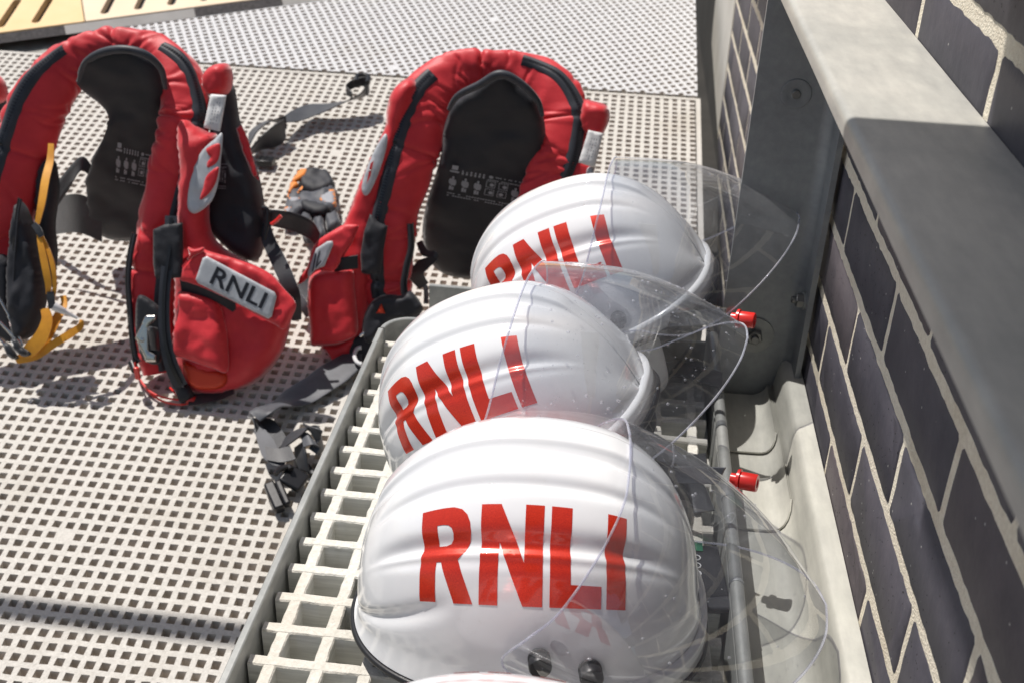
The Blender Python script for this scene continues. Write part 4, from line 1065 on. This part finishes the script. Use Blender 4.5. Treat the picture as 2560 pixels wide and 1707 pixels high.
bp2 = patch('back_panel', bo, B2, -.02, .030, 34, 'black_fabric', j2, step=12, wr=.009, wfreq=(11, 11, 16), seed=13)
mb = MB(); mb.tube([B2(*q, -.045) for q in crs([(1122., 275.), (1145., 240.), (1200., 212.), (1250., 186.), (1300., 208.), (1342., 250.), (1356., 290.)], 40)], [.0035+.003*math.sin(math.pi*i/39) for i in range(40)], 14); mb.build('neck_edge', 'zip_tape', bp2)
instruction_print(B2, [(1112, 492), (1300, 528), (1318, 448), (1128, 412)], -.0535, bp2, 5)
patch('shoulder', [(1458, 252), (1486, 254), (1518, 266), (1524, 298), (1508, 335), (1490, 350), (1462, 340), (1446, 300)], A2, .02, .028, 20, 'red_fabric', j2, wr=.005, wfreq=(40, 40, 40), seed=2)
patch('white_label', [(1471, 326), (1508, 334), (1487, 421), (1446, 407)], A2, -.012, .0015, 5, 'white_label', j2, rnd=False, wr=.0025, wfreq=(40, 40, 40), edge=.0005)
g = quadmap(A2, [(1482, 412), (1452, 402), (1474, 334), (1502, 340)], -.0165); mb = MB()
for r_ in range(3):
    for k in range(8):
        if (k*5+r_*2) % 4: u0 = .2+.22*r_; mb.add([g(u0, .1+.1*k), g(u0+.08, .1+.1*k), g(u0+.08, .16+.1*k), g(u0, .16+.1*k)], [(0, 1, 2, 3)])
mb.build('label_print', 'print_grey', j2, False)
patch('side_panel', [(1440, 400), (1484, 415), (1482, 440), (1470, 480), (1440, 500), (1420, 460)], A2, .01, .014, 14, 'red_fabric', j2)
patch('side_panel', [(1468, 422), (1484, 420), (1482, 450), (1465, 455)], A2, -.006, .004, 6, 'reflective', j2)
lb = patch('lobe', [(980, 230), (1020, 196), (1050, 220), (1010, 330), (975, 450), (945, 560), (930, 700), (925, 800), (905, 870), (855, 900), (805, 850), (775, 800), (772, 700), (800, 640), (840, 590), (862, 555), (895, 470), (930, 390), (962, 320), (966, 280)], A2, .016, .030, 34, 'red_fabric', j2, step=11, wr=.005, wfreq=(20, 20, 14), seed=14)
rp = patch('reflective_patch', [(963, 335), (969, 352), (958, 400), (940, 450), (922, 485), (910, 488), (904, 470), (912, 435), (928, 395), (945, 360)], A2, -.022, .0015, 10, 'reflective', j2, edge=.0006)
patch('patch_cutout', [(926, 410), (934, 402), (926, 440), (916, 462)], A2, -.0260, .0008, 4, 'red_fabric', rp, step=5, rnd=False)
K = 3.015
fl2 = patch('flap', pix([(600, 430), (660, 426), (712, 438), (690, 505), (655, 580), (612, 650), (570, 722), (528, 775), (460, 778), (405, 775), (330, 832), (285, 868), (262, 872), (275, 820), (330, 740), (352, 640), (380, 580), (430, 530), (510, 480)], 660, 420, K), A2, -.038, .007, 12, 'red_fabric', j2, wr=.004, wfreq=(30, 30, 30), seed=15, edge=.001)
fp = patch('reflective_patch', pix([(478, 555), (515, 552), (524, 575), (455, 742), (390, 768), (335, 826), (328, 800), (375, 650), (395, 608)], 660, 420, K), A2, -.049, .0012, 5, 'reflective', fl2, step=5, rnd=False, edge=.0006)
text_mesh('lettering', 'IL', quadmap(A2, [(p_[0], p_[1]) for p_ in pix([(360, 790), (430, 710), (460, 600), (385, 650)], 660, 420, K)], -.0515), 'print_black', fp, .01)
patch('pocket', pix([(385, 790), (440, 772), (560, 768), (668, 775), (678, 880), (695, 1040), (708, 1200), (690, 1265), (620, 1305), (540, 1328), (430, 1336), (356, 1332), (348, 1200), (330, 1050), (332, 920), (350, 830)], 660, 420, K), A2, -.020, .022, 30, 'red_fabric', j2, wr=.004, wfreq=(18, 18, 18), seed=16, edge=.001)
patch('pocket_tail', pix([(430, 1330), (560, 1315), (690, 1262), (660, 1390), (590, 1425), (570, 1485), (530, 1482), (480, 1400)], 660, 420, K), A2, -.008, .012, 16, 'red_fabric', j2)
patch('zip_cover', pix([(800, 348), (862, 410), (932, 440), (905, 600), (872, 806), (820, 800), (780, 805), (736, 792), (728, 650), (755, 480)], 660, 420, K), A2, -.040, .006, 12, 'black_fabric', j2, rnd=False, edge=.001, wr=.005, wfreq=(25, 25, 25), seed=6)
ribbon('velcro_band', [tuple(A2(x, y, d))+(0, 0, .012) for x, y, d in ((835, 664, -.030), (860, 660, -.038), (895, 655, -.036))], 'black_fabric', j2)
edge_teeth(A2, [(1024, 560), (1026, 620), (1014, 670), (1008, 720), (1020, 770), (1050, 800)], -.005, j2, side=-1, w_=7)
patch('hem', pix([(830, 990), (930, 955), (1040, 960), (1110, 930), (1200, 1062), (1110, 1135), (960, 1160), (870, 1260), (790, 1320), (740, 1250), (760, 1100)], 660, 420, K), A2, -.024, .012, 14, 'black_fabric', j2, wr=.004, wfreq=(30, 30, 30))
patch('orange_tag', pix([(845, 1095), (885, 1025), (915, 1098)], 660, 420, K), A2, -.038, .002, 3, 'orange_red', j2, rnd=False, step=4)
patch('hem', [(868, 850), (905, 830), (960, 830), (985, 860), (930, 900), (870, 905)], A2, .0, .014, 14, 'black_fabric', j2)
mb = MB(); mb.tube([FL(x, y, .03) for x, y in crs([(903., 868.), (892., 872.), (886., 890.), (893., 905.), (905., 910.)], 20)], .0035, 8); mb.build('steel_ring', 'white_plastic', j2)
mb = MB(); mb.tube([A2(x, y, -.03) for x, y in crs([(900., 840.), (912., 832.), (928., 838.), (935., 850.)], 16)], .003, 8); mb.build('buckle', 'steel', j2)
vr('waist_strap', [(1048, 605, .06, 8), (1062, 632, .05, 10), (1085, 636, .04, 8), (1095, 640, .04, 5)], A2, 'webbing', j2, 0)
vr('waist_strap', [(1092, 645, .04, 6), (1055, 665, .05, 16), (1042, 690, .06, 18), (1060, 715, .08, 14)], A2, 'webbing', j2, 0)
vr('leg_strap', [(1035, 672, .08, 6), (1050, 700, .09, 7), (1064, 720, .09, 6), (1065, 760, .09, 6)], A2, 'grey_webbing', j2, 0)
vr('leg_strap', [(780, 690, .10, 20), (760, 720, .08, 16), (752, 748, .06, 14)], A2, 'webbing', j2, 0)
vr('leg_strap', [(745, 745, .06, 12), (760, 765, .05, 12), (775, 790, .05, 11)], A2, 'grey_webbing', j2, 0)

# loose crotch strap bunched beside the bench
ps = empty('bunched_strap', FL(690, 1100, 0), 'dark grey webbing strap with a plastic buckle bunched up beside the bench', 'strap')
fr('webbing', [(905, 885, .020, 0, 26, .0), (860, 918, .018, 6, 26, .0), (815, 945, .016, 8, 27, .0), (770, 975, .014, 6, 26, .0), (725, 995, .016, 10, 22, .004), (690, 1012, .030, 12, 14, .008), (660, 1025, .040, 14, 12, .004), (636, 1040, .035, 12, 10, .0)], 'grey_webbing', ps)
fr('webbing', [(634, 1030, .030, 0, 16, .006), (628, 1045, .028, 6, 12, .008), (660, 1068, .020, -14, 18, .0), (688, 1095, .016, -14, 16, .0), (705, 1110, .014, -10, 12, .0)], 'webbing', ps)
fr('webbing', [(640, 1062, .022, -4, 8, .0), (665, 1105, .024, -16, 4, .0), (680, 1140, .026, -18, 2, .0), (700, 1152, .03, -14, 8, .0), (715, 1150, .03, -4, 12, .0)], 'grey_webbing', ps)
fr('webbing', [(665, 1132, .032, 2, 14, .0), (700, 1138, .036, 4, 14, .0), (732, 1130, .036, 6, 14, .0)], 'webbing', ps)
fr('webbing', [(706, 1110, .03, -6, 14, .0), (740, 1085, .042, 6, 14, .006), (770, 1068, .05, 6, 12, .010), (795, 1080, .048, 2, 8, .014), (805, 1105, .040, -2, 8, .014), (790, 1128, .03, -4, 6, .012)], 'webbing', ps)
fr('webbing', [(755, 1100, .045, 4, 14, .0), (775, 1096, .05, 6, 12, .0), (790, 1110, .042, 8, 8, .0), (782, 1128, .036, 8, 6, .0)], 'grey_webbing', ps)
fr('webbing', [(762, 1060, .06, 4, 8, .004), (785, 1075, .062, 6, 6, .008), (800, 1095, .055, 6, 2, .012)], 'webbing', ps)
fr('webbing', [(748, 1110, .03, 10, 4, .008), (752, 1145, .024, 12, 2, .008), (760, 1175, .014, 12, 4, .0), (780, 1170, .012, 6, 10, .0)], 'webbing', ps)
mb = MB()
def ori(a, b_):
    x = (b_-a).normalized(); z_ = DN; y_ = z_.cross(x).normalized(); z_ = x.cross(y_); return Matrix((x, y_, z_)).transposed()
a, b_ = FL(672, 1210, .022), FL(700, 1275, .014); Rm = ori(a, b_)
mb.box((a+b_)/2, ((b_-a).length, .016, .017), Rm); mb.box((a+b_)/2+Rm @ Vector((0, .013, .002)), ((b_-a).length*.92, .010, .012), Rm)
mb.build('buckle', 'black_plastic', ps, True, bevel=.003)
mb = MB(); a, b_ = FL(718, 1185, .026), FL(752, 1205, .018); Rm = ori(a, b_)
mb.box((a+b_)/2, ((b_-a).length*1.5, .034, .009), Rm); mb.build('buckle', 'black_plastic', ps, True, bevel=.003)
mb = MB(); mb.tube([FL(x, y, .036) for x, y in crs([(688., 1185.), (700., 1172.), (722., 1165.), (728., 1172.)], 12)], .0042, 8); mb.build('buckle_bar', 'black_plastic', ps)

# ---- jacket at the very edge of the frame
A0 = plane(1.98, .22, .3)
j0 = empty('life_jacket', FL(-60, 420, 0), 'life jacket cut off by the left edge, only a red shoulder and black side showing', 'life jacket', 'red life jackets standing on the deck')
patch('shoulder', [(-60, 190), (-20, 182), (8, 198), (20, 228), (16, 250), (-10, 262), (-60, 260)], A0, -.03, .03, 22, 'red_fabric', j0, wr=.005, wfreq=(40, 40, 40))
patch('side_panel', [(-70, 235), (0, 235), (21, 232), (22, 262), (14, 300), (2, 335), (-10, 420), (-70, 430)], A0, .0, .03, 26, 'black_fabric', j0, wr=.006)
patch('lobe', [(-150, 200), (-60, 190), (-30, 300), (-40, 440), (-150, 450)], A0, .0, .035, 34, 'red_fabric', j0, step=12, wr=.006)

# ---- glove
K = 3.015
gl = empty('work_glove', FL(720, 470, 0), 'black and grey work glove with orange cuff trim lying palm up on the deck', 'glove')
def GF(h): return lambda x, y: FL(x, y, h)
def gp(name, pts, h, T, R_, mat, **kw):
    return pillow(name, pix(pts, 660, 420, K), GF(h), DN, T, R_, mat, kw.pop('parent', gl), step=kw.pop('step', 6), **kw)
gp('cuff', [(320, 28), (420, 30), (488, 46), (520, 90), (536, 150), (480, 190), (420, 205), (350, 205), (270, 160), (262, 110), (290, 70)], .022, .018, 14, 'black_fabric', wr=.006, wfreq=(30, 30, 30))
gp('palm', [(250, 150), (330, 200), (420, 200), (530, 160), (548, 250), (552, 330), (480, 380), (380, 360), (280, 370), (230, 430), (140, 420), (150, 340), (170, 250), (200, 190)], .018, .017, 14, 'grey_fabric', wr=.006, wfreq=(34, 34, 34), seed=3)
gp('palm_fold', [(290, 250), (380, 262), (480, 290), (510, 325), (420, 362), (340, 345), (270, 300)], .030, .010, 12, 'black_fabric')
for q in ([(270, 380), (320, 345), (370, 360), (372, 430), (385, 500), (370, 560), (320, 560), (270, 470)], [(360, 355), (420, 350), (455, 380), (462, 460), (470, 530), (440, 560), (395, 545), (380, 470)],
          [(455, 370), (510, 350), (556, 345), (575, 400), (585, 440), (520, 480), (480, 480), (465, 430)], [(150, 350), (230, 340), (262, 400), (240, 430), (140, 420)]):
    gp('finger', q, .016, .015, 12, 'grey_fabric', wr=.004, wfreq=(40, 40, 40))
for q in ([(270, 20), (345, 25), (300, 80), (250, 110), (200, 125), (205, 105)], [(205, 118), (250, 112), (262, 140), (215, 175), (190, 220), (176, 215), (185, 170)]):
    gp('orange_trim', q, .034, .006, 6, 'orange_fabric', step=5)
gp('orange_trim', [(250, 180), (285, 140), (292, 150), (262, 188)], .038, .002, 3, 'orange_fabric', step=4)
gp('orange_trim', [(134, 350), (148, 345), (142, 410), (128, 418)], .020, .003, 3, 'orange_fabric', step=4)
for q in ([(430, 185), (470, 175), (530, 168), (540, 210), (545, 290), (480, 292), (420, 262), (415, 225)], [(185, 222), (240, 218), (290, 228), (285, 250), (230, 280), (185, 268)], [(155, 305), (200, 285), (218, 310), (200, 350), (165, 375), (150, 345)]):
    cx_ = sum(a for a, b_ in q)/len(q); cy_ = sum(b_ for a, b_ in q)/len(q)
    pt = gp('grip_pad', q, .030, .005, 5, 'orange_fabric', step=5)
    gp('pad_face', [(cx_+(a-cx_)*.88, cy_+(b_-cy_)*.84) for a, b_ in q], .0325, .004, 5, 'print_grey', step=5, parent=pt)

# ---- handrail up-sun of the deck and an added unseen beam overhead (both out of frame, their shadows fall in it)
hr = empty('handrail', (-1.3, 1.3, 0), 'thin steel handrail whose shadow crosses the grating deck at the lower left', 'handrail')
def upsun(x, y, hh):
    b0 = DK(x, y); t = hh; return b0-Vector((SX, SY, -1))*t
mb = MB(); mb.tube([upsun(-1.9, 1.088, 1.9), upsun(-.30, 1.075, 1.9)], .0165, 14); mb.build('rail', 'steel', hr)
a2 = upsun(-1.9, 1.088, 1.9)
mb = MB(); mb.tube([a2, Vector((a2.x, a2.y, D0+DM*a2.y))], .0125, 14); mb.build('rail_post', 'steel', hr)
bx_ = empty('added_shade_beam', (-.07, -.6, 0), 'added unseen beam overhead whose shadow covers the near part of the ledge', 'shade_beam')
mb = MB(); mb.box((-.065, .1025, 1.60), (.138, 1.605, .040)); mb.build('shade_beam', 'galv', bx_, True, bevel=.003)  # made-up bar on its own support, added only to shade the near ledge
mb = MB(); zl = D0+DM*-.66; mb.box((-.065, -.66, (zl+1.579)/2), (.05, .05, 1.579-zl)); mb.build('shade_upright', 'galv_post', bx_, True)
# black tags and straps lying on the bench in front of the helmets
tg = empty('strap_tangle', (.07, .98, GT), 'black helmet straps and a small black tag lying on the grating under the visors', 'straps')
def gr_(x, y, z=0): return Vector((x, y, GT+z))
ribbon('strap', [tuple(gr_(x, y, z))+(0.0, .011, .0) for x, y, z in ((.02, .985, .004), (.05, .975, .008), (.085, .978, .005), (.12, .99, .004))], 'webbing', tg)
ribbon('strap', [tuple(gr_(x, y, z))+(0.010, .004, .0) for x, y, z in ((.045, 1.03, .006), (.07, 1.0, .012), (.10, .95, .010), (.115, .90, .004))], 'webbing', tg)
ribbon('strap', [tuple(gr_(x, y, z))+(0.0, .012, .004) for x, y, z in ((.06, 1.12, .02), (.09, 1.13, .03), (.12, 1.12, .03), (.14, 1.11, .03))], 'webbing', tg)
mb = MB(); mb.box(gr_(.083, .976, .011), (.030, .016, .0012)); w_ = mb.build('white_tag', 'print_grey', tg, False)
mb = MB(); mb.box(gr_(.112, .80, .006), (.034, .085, .006), Matrix.Rotation(.1, 3, 'Z')); bt = mb.build('black_tag', 'black_fabric', tg, True, bevel=.002)
mb = MB(); mb.box(gr_(.104, .838, .0098), (.012, .012, .0008)); mb.build('green_mark', 'green_print', bt, False)
mb = MB()
for k in range(3): mb.tube([gr_(.104+.0035*math.cos(a), .822-.011*k+.0035*math.sin(a), .0100) for a in [i*math.pi/4 for i in range(8)]], .0006, 5, closed=True)
mb.build('tag_print', 'white_label', bt)
